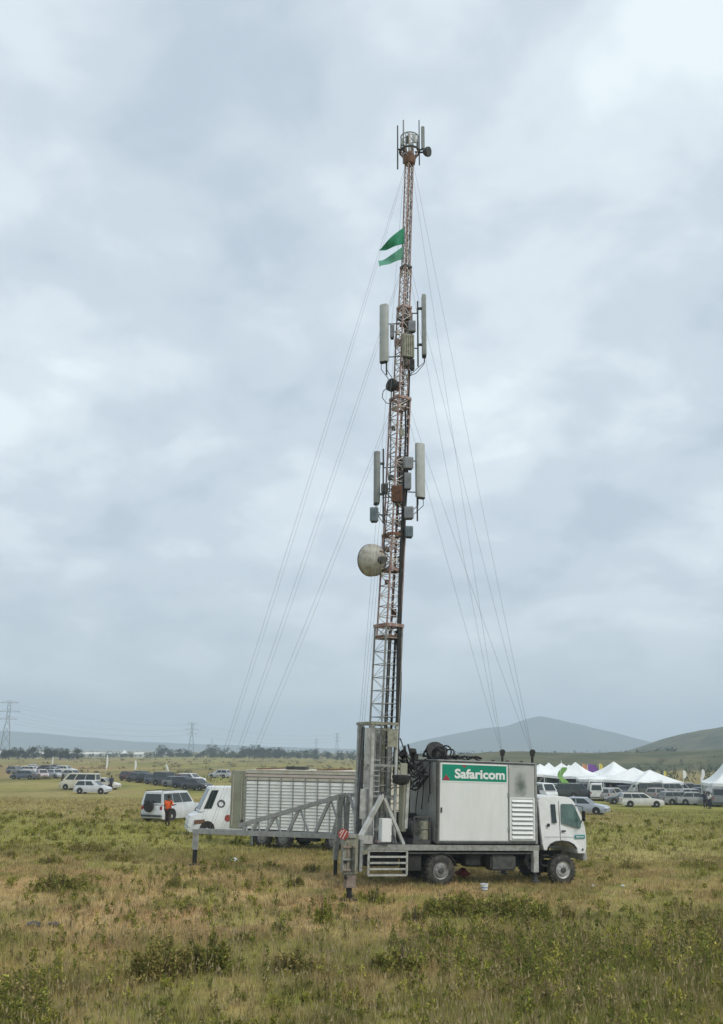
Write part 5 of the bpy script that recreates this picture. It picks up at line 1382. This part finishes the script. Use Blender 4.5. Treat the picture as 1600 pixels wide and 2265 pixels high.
# ------------------------------------------------------------------ people
def skin_mesh(name, joints, bones, m):
    """one continuous surface grown round a skeleton of joints (co, rx, ry)"""
    me = bpy.data.meshes.new(name)
    ks = list(joints)
    me.from_pydata([joints[k][0] for k in ks], [(ks.index(a), ks.index(b)) for a, b in bones], [])
    o = bpy.data.objects.new('tmp_skin', me); COL.objects.link(o)
    mod = o.modifiers.new('s', 'SKIN')
    for i, k in enumerate(ks):
        me.skin_vertices[0].data[i].radius = joints[k][1:3]
        me.skin_vertices[0].data[i].use_root = (i == 0)
    sb = o.modifiers.new('d', 'SUBSURF'); sb.levels = sb.render_levels = 1
    dg = bpy.context.evaluated_depsgraph_get()
    out = bpy.data.meshes.new_from_object(o.evaluated_get(dg))
    bpy.data.objects.remove(o)
    out.materials.clear(); out.materials.append(m)
    for p in out.polygons: p.use_smooth = True
    return out
def person(label, loc, yaw, top, bottom, arm=0, group=None):
    """arm 1: right forearm raised forwards"""
    J = {'pelvis': ((0, 0, .95), .15, .12), 'waist': ((0, 0, 1.10), .14, .11), 'chest': ((0, 0, 1.34), .17, .12), 'neck': ((.01, 0, 1.50), .06, .06), 'chin': ((.03, 0, 1.56), .065, .06), 'head': ((.03, 0, 1.65), .085, .10), 'crown': ((.02, 0, 1.72), .06, .075)}
    Bn = [('pelvis', 'waist'), ('waist', 'chest'), ('chest', 'neck'), ('neck', 'chin'), ('chin', 'head'), ('head', 'crown')]
    for s, n in ((1, 'l'), (-1, 'r')):
        J['sh' + n] = ((0, s * .19, 1.42), .062, .062)
        if arm and s < 0:
            J['el' + n] = ((.06, s * .30, 1.17), .047, .047); J['wr' + n] = ((.30, s * .26, 1.22), .033, .033); pd = Vector((1, .1, .05))
        else:
            J['el' + n] = ((-.02, s * .26, 1.14), .047, .047); J['wr' + n] = ((.06, s * .28, .90), .033, .033); pd = Vector((.25, 0, -1))
        pd.normalize(); wv_ = Vector(J['wr' + n][0]); sd = Vector((0, s, 0)).cross(pd).normalized()
        J['pa' + n] = (tuple(wv_ + pd * .07), .036, .018)
        Bn += [('chest', 'sh' + n), ('sh' + n, 'el' + n), ('el' + n, 'wr' + n), ('wr' + n, 'pa' + n)]
        for q, (o_, ln_) in enumerate(((-.027, .065), (-.009, .08), (.009, .075), (.027, .06))):
            a = wv_ + pd * .11 + sd * o_; J['f%d%s' % (q, n)] = (tuple(a), .009, .009)
            J['g%d%s' % (q, n)] = (tuple(a + pd * ln_ * .8 - Vector((0, s * .02, 0))), .008, .008)
            Bn += [('pa' + n, 'f%d%s' % (q, n)), ('f%d%s' % (q, n), 'g%d%s' % (q, n))]
        J['t' + n] = (tuple(wv_ + pd * .06 + sd * -.05), .010, .010); Bn.append(('wr' + n, 't' + n))
        J['hip' + n] = ((0, s * .09, .90), .10, .10); J['kn' + n] = ((.02, s * .105, .50), .062, .062); J['an' + n] = ((-.01, s * .11, .09), .042, .042); J['to' + n] = ((.15, s * .13, .035), .04, .032)
        Bn += [('pelvis', 'hip' + n), ('hip' + n, 'kn' + n), ('kn' + n, 'an' + n), ('an' + n, 'to' + n)]
    root = thing('person', label, 'person', loc, yaw, group)
    body = link('body', skin_mesh('body', J, Bn, M['skin']), root)
    def sub(keys, grow, nm, m):
        JJ = {k: (J[k][0], J[k][1] + grow, J[k][2] + grow) for k in keys}
        link(nm, skin_mesh(nm, JJ, [b for b in Bn if b[0] in JJ and b[1] in JJ], m), root)
    sub(['waist', 'pelvis', 'chest', 'shl', 'shr', 'ell', 'elr'], .026, 'vest', top)
    sub(['pelvis', 'hipl', 'hipr', 'knl', 'knr', 'anl', 'anr'], .020, 'trousers', bottom)
    MB().lathe([(.0, .085), (.06, .075), (.095, .03), (.10, -.02), (.085, -.05)], (.01, 0, 1.695), n=12).build('hair', M['hair'], root, True)
    MB().lathe([(0, -.01), (.018, 0), (.0, .03)], (.125, 0, 1.645), (1, 0, -.3), 6).build('nose', M['skin'], root)
    for s in (-1, 1):
        MB().lathe([(0, -.01), (.03, 0), (.0, .012)], (.02, s * .09, 1.65), (0, s, 0), 8).build('ear', M['skin'], root)
        MB().box((.02 + .04, s * .12, .03), (.27, .10, .06)).build('shoe', M['black'], root, bevel=.02)
    return root
person('person in an orange vest standing with their back turned beside the white off roader', on_ground(370, 1827), R(62), M['orange'], M['trouser'], 1)
gp = 'people near the right hand tent'
person('person in white standing by the right hand tent', on_ground(1571, 1789), R(200), M['white_cloth'], M['navy'], 0, gp)
person('person in navy standing left of the one in white', on_ground(1561, 1788), R(250), M['navy'], M['trouser'], 1, gp)
person('person in dark clothes behind the cream car near the tents', on_ground(1352, 1764), R(100), M['navy'], M['trouser'], 0, gp)
person('person in dark clothes beside the white hatchback in the left group', on_ground(245, 1748), R(120), M['navy'], M['trouser'], 0, gp)
person('person in dark clothes standing left of the cream minibus', on_ground(137, 1743), R(10), M['trouser'], M['navy'], 1, gp)
person('person in dark clothes between the shelter and the white car', on_ground(1192, 1775), R(-30), M['navy'], M['navy'], 0, gp)

# ------------------------------------------------------------------ tents
def pagoda(label, px, py_peak, Yd, w, eave=2.5, yaw=0, d=None, pw=1.9, walls=True, flat=0.0):
    pk = at(px, py_peak, Yd); g0 = gz(pk.x, Yd); d = d or w
    root = thing('marquee_tent', label, 'tent', (pk.x, Yd, g0), yaw or rnd.uniform(-.55, .55), 'white tents at the event')
    H = pk.z - g0; rings = []
    for i in range(13):
        t = i / 12; f = 1 - t * (1 - flat * .5 - .01)
        ring = []
        for k in range(24):
            a = k / 24 * 4; sg_ = int(a); u = a - sg_
            cx, cy = [(-1 + 2 * u, -1), (1, -1 + 2 * u), (1 - 2 * u, 1), (-1, 1 - 2 * u)][sg_]
            sagk = .14 * (1 - (2 * u - 1) ** 2) * (1 - t) + .05 * math.cos(k * math.pi) * math.sin(math.pi * t) + .04 * math.sin(k * 2.3 + px)
            rr = f
            ring.append(Vector((cx * w / 2 * rr, cy * d / 2 * rr, eave + (H - eave) * t ** pw - sagk)))
        rings.append(ring)
    vs = [[Vector((p.x, p.y, p.z - .35)) for p in rings[0]]] + rings
    MB().loft(vs, False).build('canopy', M['tent'], root, True)
    for sx_, sy_ in ((-1, -1), (1, -1), (1, 1), (-1, 1)):
        MB().tube((sx_ * w * .49, sy_ * d * .49, 0), (sx_ * w * .49, sy_ * d * .49, eave), .06, n=6).build('pole', M['white_vinyl'], root)
    if walls:
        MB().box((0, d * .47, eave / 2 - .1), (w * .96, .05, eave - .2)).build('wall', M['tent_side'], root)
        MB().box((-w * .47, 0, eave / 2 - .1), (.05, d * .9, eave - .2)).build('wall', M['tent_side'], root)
    if int(px) % 3 == 0: MB().tube((0, 0, H - .05), (0, 0, H + .4), .03, n=6).build('finial', M['white_vinyl'], root)
    for sx_, sy_ in ((-1, -1), (1, -1)):
        MB().tube((sx_ * w * .49, sy_ * d * .49, eave - .05), (sx_ * w * .72, sy_ * d * .72, 0), .02, n=5).build('guy_rope', M['white_vinyl'], root)
    return root
pagoda('white peaked tent nearest the shelter corner', 1195, 1690, 150, 6.5)
pagoda('white peaked tent second to the right of the shelter', 1214, 1687, 158, 6.0)
pagoda('white peaked tent third to the right of the shelter', 1242, 1688, 152, 7.0)
pagoda('white tent with a tall thin peak left of the purple banner', 1273, 1686, 142, 7.8, pw=2.2)
pagoda('small white tent between two peaks behind the green banner', 1259, 1692, 160, 6.0)
pagoda('white peaked tent right of the purple banner', 1358, 1685, 142, 7.6)
pagoda('wide low white tent with two soft humps, left hump', 1402, 1698, 134, 7.8, pw=1.15, eave=2.2)
pagoda('wide low white tent with two soft humps, right hump', 1438, 1703, 132, 6.5, pw=1.1, eave=2.0)
pagoda('white tent sloping away at the right end of the wide low tent', 1326, 1716, 136, 5.0, pw=1.4, eave=2.2)
pagoda('large white peaked tent cut by the right edge of the photo', 1622, 1655, 112, 6.6, pw=1.6)
# feather banners
def banner(label, px, py0, py1, Yd, w, m, lean=0.0, twist=0.0, name='feather_banner', group='banners and marker posts'):
    a, b = at(px, py1, Yd), at(px, py0, Yd); h = b.z - a.z
    root = thing(name, label, 'banner', (a.x, Yd, gz(a.x, Yd)), 0, group)
    z0 = a.z - gz(a.x, Yd)
    MB().pipe([(0, 0, 0), (lean * .5, 0, (z0 + h) * .5), (lean, 0, z0 + h)], .025, 6).build('pole', M['white_vinyl'], root)
    n = 12; vs = []; vb = []
    for i in range(n):
        t = i / (n - 1); ww = w * (math.sin(math.pi * (.12 + .80 * t)) ** .6) * (1 + .3 * math.sin(twist * t * 9)); x0 = lean * t + twist * .35 * math.sin(t * 7)
        z = z0 + h * t
        vs += [Vector((x0 + .03, twist * .2 * math.cos(t * 7), z)), Vector((x0 + .03 + ww, twist * -.2 * math.cos(t * 7), z))]
    fs = [(2 * i, 2 * i + 1, 2 * i + 3, 2 * i + 2) for i in range(n - 1)]
    vb = [v + Vector((0, .012, 0)) for v in vs]; o_ = len(vs)
    MB().add(vs + vb, fs + [tuple(o_ + k for k in f[::-1]) for f in fs]).build('cloth', M[m], root, True)
banner('lime green twisted banner in front of the tents behind the cab', 1234, 1697, 1746, 122, .95, 'lime', .5, .9)
banner('purple banner standing behind the tents', 1300, 1690, 1716, 150, 1.6, 'purple', .1)
banner('orange banner just left of the purple one', 1288, 1690, 1708, 152, .8, 'orange_banner', .1)
banner('yellow banner right of the purple one', 1325, 1689, 1704, 150, .6, 'yellow', .1)
banner('small white banner standing right of the wide low tent', 1511, 1704, 1722, 140, .5, 'white_vinyl', .1)
banner('white banner leaning right near the right hand tent', 1549, 1702, 1726, 130, .5, 'white_vinyl', .35)
banner('small pale banner between the wide tent and the white banners', 1468, 1705, 1718, 140, .4, 'yellow', .1)
banner('tall white marker post in the left field', 235, 1670, 1700, 200, .32, 'white_vinyl', .0, name='marker_post')
banner('white marker post right of the tall one in the left field', 298, 1682, 1703, 185, .35, 'white_vinyl', .0, name='marker_post')
banner('white marker post leaning left above the dark row', 371, 1690, 1706, 175, .30, 'white_vinyl', -.45, name='marker_post')
banner('thin white marker post above the left group of cars', 115, 1674, 1692, 220, .25, 'white_vinyl', 0, name='marker_post')

# ------------------------------------------------------------------ far buildings
def shed(label, px, py, Yd, w, h, d, roofm='roof_grey', wallm='wall_pale'):
    p = at(px, py, Yd); g = gz(p.x, Yd)
    root = thing('far_building', label, 'building', (p.x, Yd, g), rnd.uniform(-.2, .2), 'pale buildings along the far left')
    MB().box((0, 0, h / 2), (w, d, h)).build('wall', M[wallm], root)
    MB().prism([(-d * .55, h), (d * .55, h), (0, h + d * .22)], -w * .52, w * .52).build('roof', M[roofm], root).rotation_euler = (0, 0, R(90))
    for k in range(max(2, int(w / 5))): MB().box((-w / 2 + w * (k + .5) / max(2, int(w / 5)), -d / 2 - .02, h * .55), (1.2, .05, h * .35)).build('window', M['glass'], root)
for i, (px, Yd, w, h, lb) in enumerate([(12, 420, 18, 3.0, 'pale building at the far left edge below the trees'), (60, 400, 14, 2.8, 'second pale building from the left below the trees'), (110, 430, 16, 2.6, 'pale grey building below the gap in the trees'), (152, 330, 8, 2.6, 'white roofed building right of the left trees'), (205, 450, 20, 2.6, 'low pale building right of the white roofed one'), (245, 480, 14, 2.6, 'low pale building left of the small white tent'), (310, 430, 7, 2.4, 'tiny pale building right of the small white tent'), (360, 520, 18, 2.6, 'low pale building in the far centre left'), (505, 560, 9, 3.0, 'lone white building among the far trees')]):
    shed(lb, px, 1660, Yd * 1.35, w * .8, h * .75, 6, 'tent' if i in (3,) else ('roof_grey' if i % 2 else 'wall_pale'))
pagoda('small white tent far away in the left field', 276, 1658, 700, 5.0, walls=True)

# ------------------------------------------------------------------ trees
TREE_C = [(0.030, 0.045, 0.022), (0.04, 0.055, 0.026), (0.022, 0.033, 0.017), (0.055, 0.068, 0.030)]
tree_mat = attr_mat('tree_leaves', transl=.2, rough=.8)
TREEM = []
for sd in range(5):
    rs = np.random.RandomState(40 + sd); vs, cs = [], []
    for k in range(13):
        a = rs.uniform(0, 6.28); r = rs.uniform(0, .34)
        v, c = leafy(math.cos(a) * r, math.sin(a) * r, rs.uniform(.04, .58), rs.uniform(.18, .32), rs.uniform(.22, .40), 110, rs, (.035, .085), TREE_C)
        vs.append(v); cs.append(c * rs.uniform(.7, 1.25))
    v = np.concatenate(vs); c = np.concatenate(cs)
    crown = np_mesh('crown', v, np.arange(len(v)).reshape(-1, 3), tree_mat, c)
    tb = MB().pipe([(0, 0, -.02), (.02, .01, .22), (.0, .0, .5)], [.035, .026, .012], 6)
    for k in range(4):
        a = k * 1.6 + sd; tb.tube((.01, .0, .24 + .06 * k), (math.cos(a) * .26, math.sin(a) * .26, .5 + .05 * k), .014, .005, 5)
    TREEM.append((crown, tb.mesh('trunk', M['bark'], True)))
def tree(label, px, Yd, h, wid=1.0, i=0, group='trees on the left skyline', name='field_tree'):
    x = at(px, 1662, Yd).x
    root = thing(name, label, 'tree', (x, Yd, gz(x, Yd) - .1), rnd.uniform(0, 6), group)
    root.scale = (h * wid, h * wid, h)
    link('crown', TREEM[i % 5][0], root); link('trunk', TREEM[i % 5][1], root)
ln = ['first', 'second', 'third', 'fourth', 'fifth', 'sixth', 'seventh', 'eighth', 'ninth', 'tenth', 'eleventh', 'twelfth', 'thirteenth', 'fourteenth', 'fifteenth', 'sixteenth', 'seventeenth', 'eighteenth', 'nineteenth', 'twentieth', 'twenty first', 'twenty second']
for i, (px, h) in enumerate([(8, 5.5), (22, 6.5), (40, 6.0), (58, 5.6), (75, 6.8), (103, 6.6), (118, 6.4), (135, 5.8), (152, 5.6), (172, 6.0)]):
    tree('%s tree from the left edge in the dark clump at the far left' % ln[i], px, 430 + rnd.uniform(-15, 15), h, 1.35, i, 'dark trees at the far left')
for i, (px, h) in enumerate([(355, 9.0), (378, 6.0), (398, 6.5), (412, 6.0), (450, 5.5), (472, 9.5), (493, 7.5), (515, 5.0), (535, 6.5), (552, 9.0), (567, 9.5), (582, 7.0), (598, 7.5), (612, 8.0), (628, 7.0), (645, 6.0), (662, 6.0), (678, 6.5), (700, 7.5), (725, 6.5), (750, 6.0), (775, 6.0)]):
    tree('%s tree counted from the left on the far centre skyline' % ln[i], px, 620 + rnd.uniform(-40, 40), h, 1.5, i + 2, 'trees on the far centre skyline')
# woodland band below the mountain: a far mass
rs = np.random.RandomState(77); vs, cs = [], []
for k in range(420):
    px = rs.uniform(860, 1500); Yd = rs.uniform(430, 560)
    x = at(px, 1662, Yd).x; h = rs.uniform(2.5, 5.5)
    v, c = leafy(x, Yd, gz(x, Yd) + .3 + 3.2 * smooth(1300, 1560, px) , h * .75, h, 70, rs, (.5, 1.1), TREE_C)
    vs.append(v); cs.append(c * rs.uniform(.7, 1.3))
for k in range(170):   # scattered scrub on the slope behind the tents
    px = rs.uniform(1180, 1900); Yd = rs.uniform(190, 400); x = at(px, 1662, Yd).x; h = rs.uniform(1.0, 2.6)
    v, c = leafy(x, Yd, gz(x, Yd) + .1 + (3.5 * smooth(300, 400, Yd) if px > 1400 else 0), h * .8, h, 60, rs, (.2, .5), TREE_C)
    vs.append(v); cs.append(c * rs.uniform(.8, 1.6))
for k in range(330):
    px = rs.uniform(-150, 860); Yd = rs.uniform(520, 760); x = at(px, 1662, Yd).x; h = rs.uniform(1.2, 3.4)
    v, c = leafy(x, Yd, gz(x, Yd), h * 1.5, h, 46, rs, (.45, 1.0), TREE_C)
    vs.append(v); cs.append(c * rs.uniform(.8, 1.4))
for k in range(230):
    px = rs.uniform(-250, 860); Yd = rs.uniform(150, 480); x = at(px, 1662, Yd).x; h = rs.uniform(.3, 1.1)
    v, c = leafy(x, Yd, gz(x, Yd) - .05, h * 2.2, h, 40, rs, (.2, .5), SH_B)
    vs.append(v); cs.append(c * rs.uniform(.7, 1.2))
v = np.concatenate(vs); c = np.concatenate(cs)
wood = link('woodland', np_mesh('woodland', v, np.arange(len(v)).reshape(-1, 3), tree_mat, c))
tag(wood, 'far scrub and woodland along the skyline and below the blue mountain', 'woodland', kind='stuff')

# ------------------------------------------------------------------ pylons
def pylon(label, px, py_top, Yd, yaw=0.3):
    p = at(px, py_top, Yd); g = gz(p.x, Yd); H = p.z - g
    root = thing('power_pylon', label, 'pylon', (p.x, Yd, g), yaw, 'power pylons on the skyline')
    def hw(z): return .035 * H * (1 - z / H) ** 1.0 * 2.2 + .012 * H if z < .62 * H else .028 * H
    zs = [0, .2, .38, .52, .64, .76, .88, 1.0]
    rt = .0032 * H
    for sx_ in (-1, 1):
        for sy_ in (-1, 1):
            MB().pipe([(sx_ * hw(z * H), sy_ * hw(z * H), z * H) for z in zs], rt, 5).build('leg', M['pylon'], root)
    br = MB()
    for i in range(len(zs) - 1):
        a, b = zs[i] * H, zs[i + 1] * H
        for s in (-1, 1):
            br.tube((-hw(a), s * hw(a), a), (hw(b), s * hw(b), b), rt * .7, n=4); br.tube((hw(a), s * hw(a), a), (-hw(b), s * hw(b), b), rt * .7, n=4)
            br.tube((s * hw(a), -hw(a), a), (s * hw(b), hw(b), b), rt * .7, n=4)
    br.build('bracing', M['pylon'], root)['kind'] = 'stuff'
    for z, w in ((.66, .17), (.80, .22), (.97, .17)):
        MB().beam((-w * H, 0, z * H), (w * H, 0, z * H), rt * 2.2, rt * 2.2).tube((-w * H, 0, z * H), (0, 0, (z + .05) * H), rt, n=4).tube((w * H, 0, z * H), (0, 0, (z + .05) * H), rt, n=4).build('cross_arm', M['pylon'], root)
    return p, H
py1 = pylon('tallest power pylon at the far left edge', 22, 1551, 700)
py2 = pylon('power pylon left of the far outrigger on the skyline', 426, 1599, 800)
py3 = pylon('faint power pylon right of the far tree line, left of the mast', 746, 1622, 1250)
py4 = pylon('faint small power pylon between the two larger ones in the centre', 470, 1634, 1500)
py5 = pylon('faint thin power pylon just left of the one by the mast', 700, 1634, 1400)
for (a, Ha), (b, Hb), nm in ((py1, py2, 'left and middle'), (py2, py3, 'middle and right')):
    for z, w, wn_ in ((.63, .17, 'lowest'), (.77, .22, 'middle'), (.94, .17, 'highest')):
        for s, sn in ((-1, 'left'), (1, 'right')):
            A = Vector((a.x + s * w * Ha, a.y, a.z - Ha * (1 - z))); Bq = Vector((b.x + s * w * Hb, b.y, b.z - Hb * (1 - z)))
            o = MB().pipe([A.lerp(Bq, k / 16) - Vector((0, 0, 5 * 4 * (k / 16) * (1 - k / 16))) - A for k in range(17)], .035, 4).build('power_line', M['wire'])
            o.location = A; tag(o, '%s %s hand power line between the %s pylons' % (wn_, sn, nm), 'power line', 'power lines')

# ------------------------------------------------------------------ litter and small things
def crumple(name, label, px, py, s, m, seed, cat='litter', flat=.5, dz=0.0):
    p = on_ground(px, py); r_ = random.Random(seed); rings = []
    for i in range(6):
        t = i / 5; rr = s * math.sin(math.pi * (.12 + .80 * t)) * .5
        rings.append([Vector((math.cos(a) * rr * r_.uniform(.6, 1.3), math.sin(a) * rr * r_.uniform(.6, 1.3), s * flat * t + r_.uniform(-.03, .03) * s)) for a in np.linspace(0, 2 * math.pi, 9)[:-1]])
    o = MB().loft(rings).build(name, M[m], None, False); o.location = p + Vector((0, 0, dz))
    return tag(o, label, cat, 'litter lying on the grass')
crumple('plastic_bag', 'crumpled white plastic bag on the grass right of the far jack', 517, 1907, .34, 'plastic_white', 1)
crumple('plastic_bag', 'small white scrap on the grass right of the near jack foot', 815, 1990, .12, 'plastic_white', 2)
crumple('plastic_bag', 'white scrap near the front of the near jack', 790, 2040, .13, 'rock', 3)
crumple('plastic_bag', 'white scrap in the grass right of the truck front wheel', 1312, 1962, .16, 'plastic_white', 4)
crumple('plastic_bag', 'second white scrap farther right of the truck front wheel', 1378, 1962, .15, 'plastic_white', 5)
crumple('cloth_bundle', 'red and brown cloth bundle under the truck behind the rear wheel', 1025, 1942, .55, 'hazard', 6, 'cloth', .6)
crumple('cloth_bundle', 'yellow cloth bundle under the truck deck', 1026, 1930, .32, 'yellow', 7, 'cloth', .9, .25)
crumple('cloth_bundle', 'pinkish rag leaning on the truck front wheel', 1237, 1956, .26, 'orange_banner', 8, 'cloth', .9)
crumple('cloth_bundle', 'small dark red rag beside the pinkish one at the front wheel', 1256, 1952, .18, 'red_vinyl', 9, 'cloth', .8)
crumple('stone', 'wide dark stone lying in the grass at the near left', 75, 2050, .42, 'dark_grey', 10, 'stone', .3)
crumple('stone', 'smaller dark stone right of the wide one at the near left', 118, 2050, .34, 'dark_grey', 11, 'stone', .35)
bp = on_ground(1072, 1970)
bk = thing('bucket', 'white and blue bucket on the grass beside the truck', 'bucket', bp, .3)
bk.scale = (.66, .66, .66)
MB().lathe([(.0, 0), (.13, 0), (.165, .17)], n=16).build('base', M['bucket_blue'], bk, True)
MB().lathe([(.165, .17), (.185, .30), (.195, .30), (.195, .32), (.17, .32), (.15, .05), (0, .04)], n=16).build('rim', M['plastic_white'], bk, True)
MB().pipe([(.19 * math.cos(a), .02, .31 + .16 * math.sin(a)) for a in np.linspace(.1, 3.04, 9)], .008, 5).build('handle', M['dark_grey'], bk)

# ------------------------------------------------------------------ haze
hb = MB().box((0, 1600, 72), (7000, 4000, 152))
hm = bpy.data.materials.new('haze_air'); hm.use_nodes = True
hn = hm.node_tree.nodes; hn.clear()
ho = hn.new('ShaderNodeOutputMaterial'); hv = hn.new('ShaderNodeVolumePrincipled')
hv.inputs['Color'].default_value = (0.69, 0.83, 1.0, 1)
hv.inputs['Density'].default_value = 4.9e-4
hv.inputs['Anisotropy'].default_value = 0.1
hm.node_tree.links.new(hv.outputs[0], ho.inputs['Volume'])
haze = hb.build('haze', hm); haze['kind'] = 'stuff'
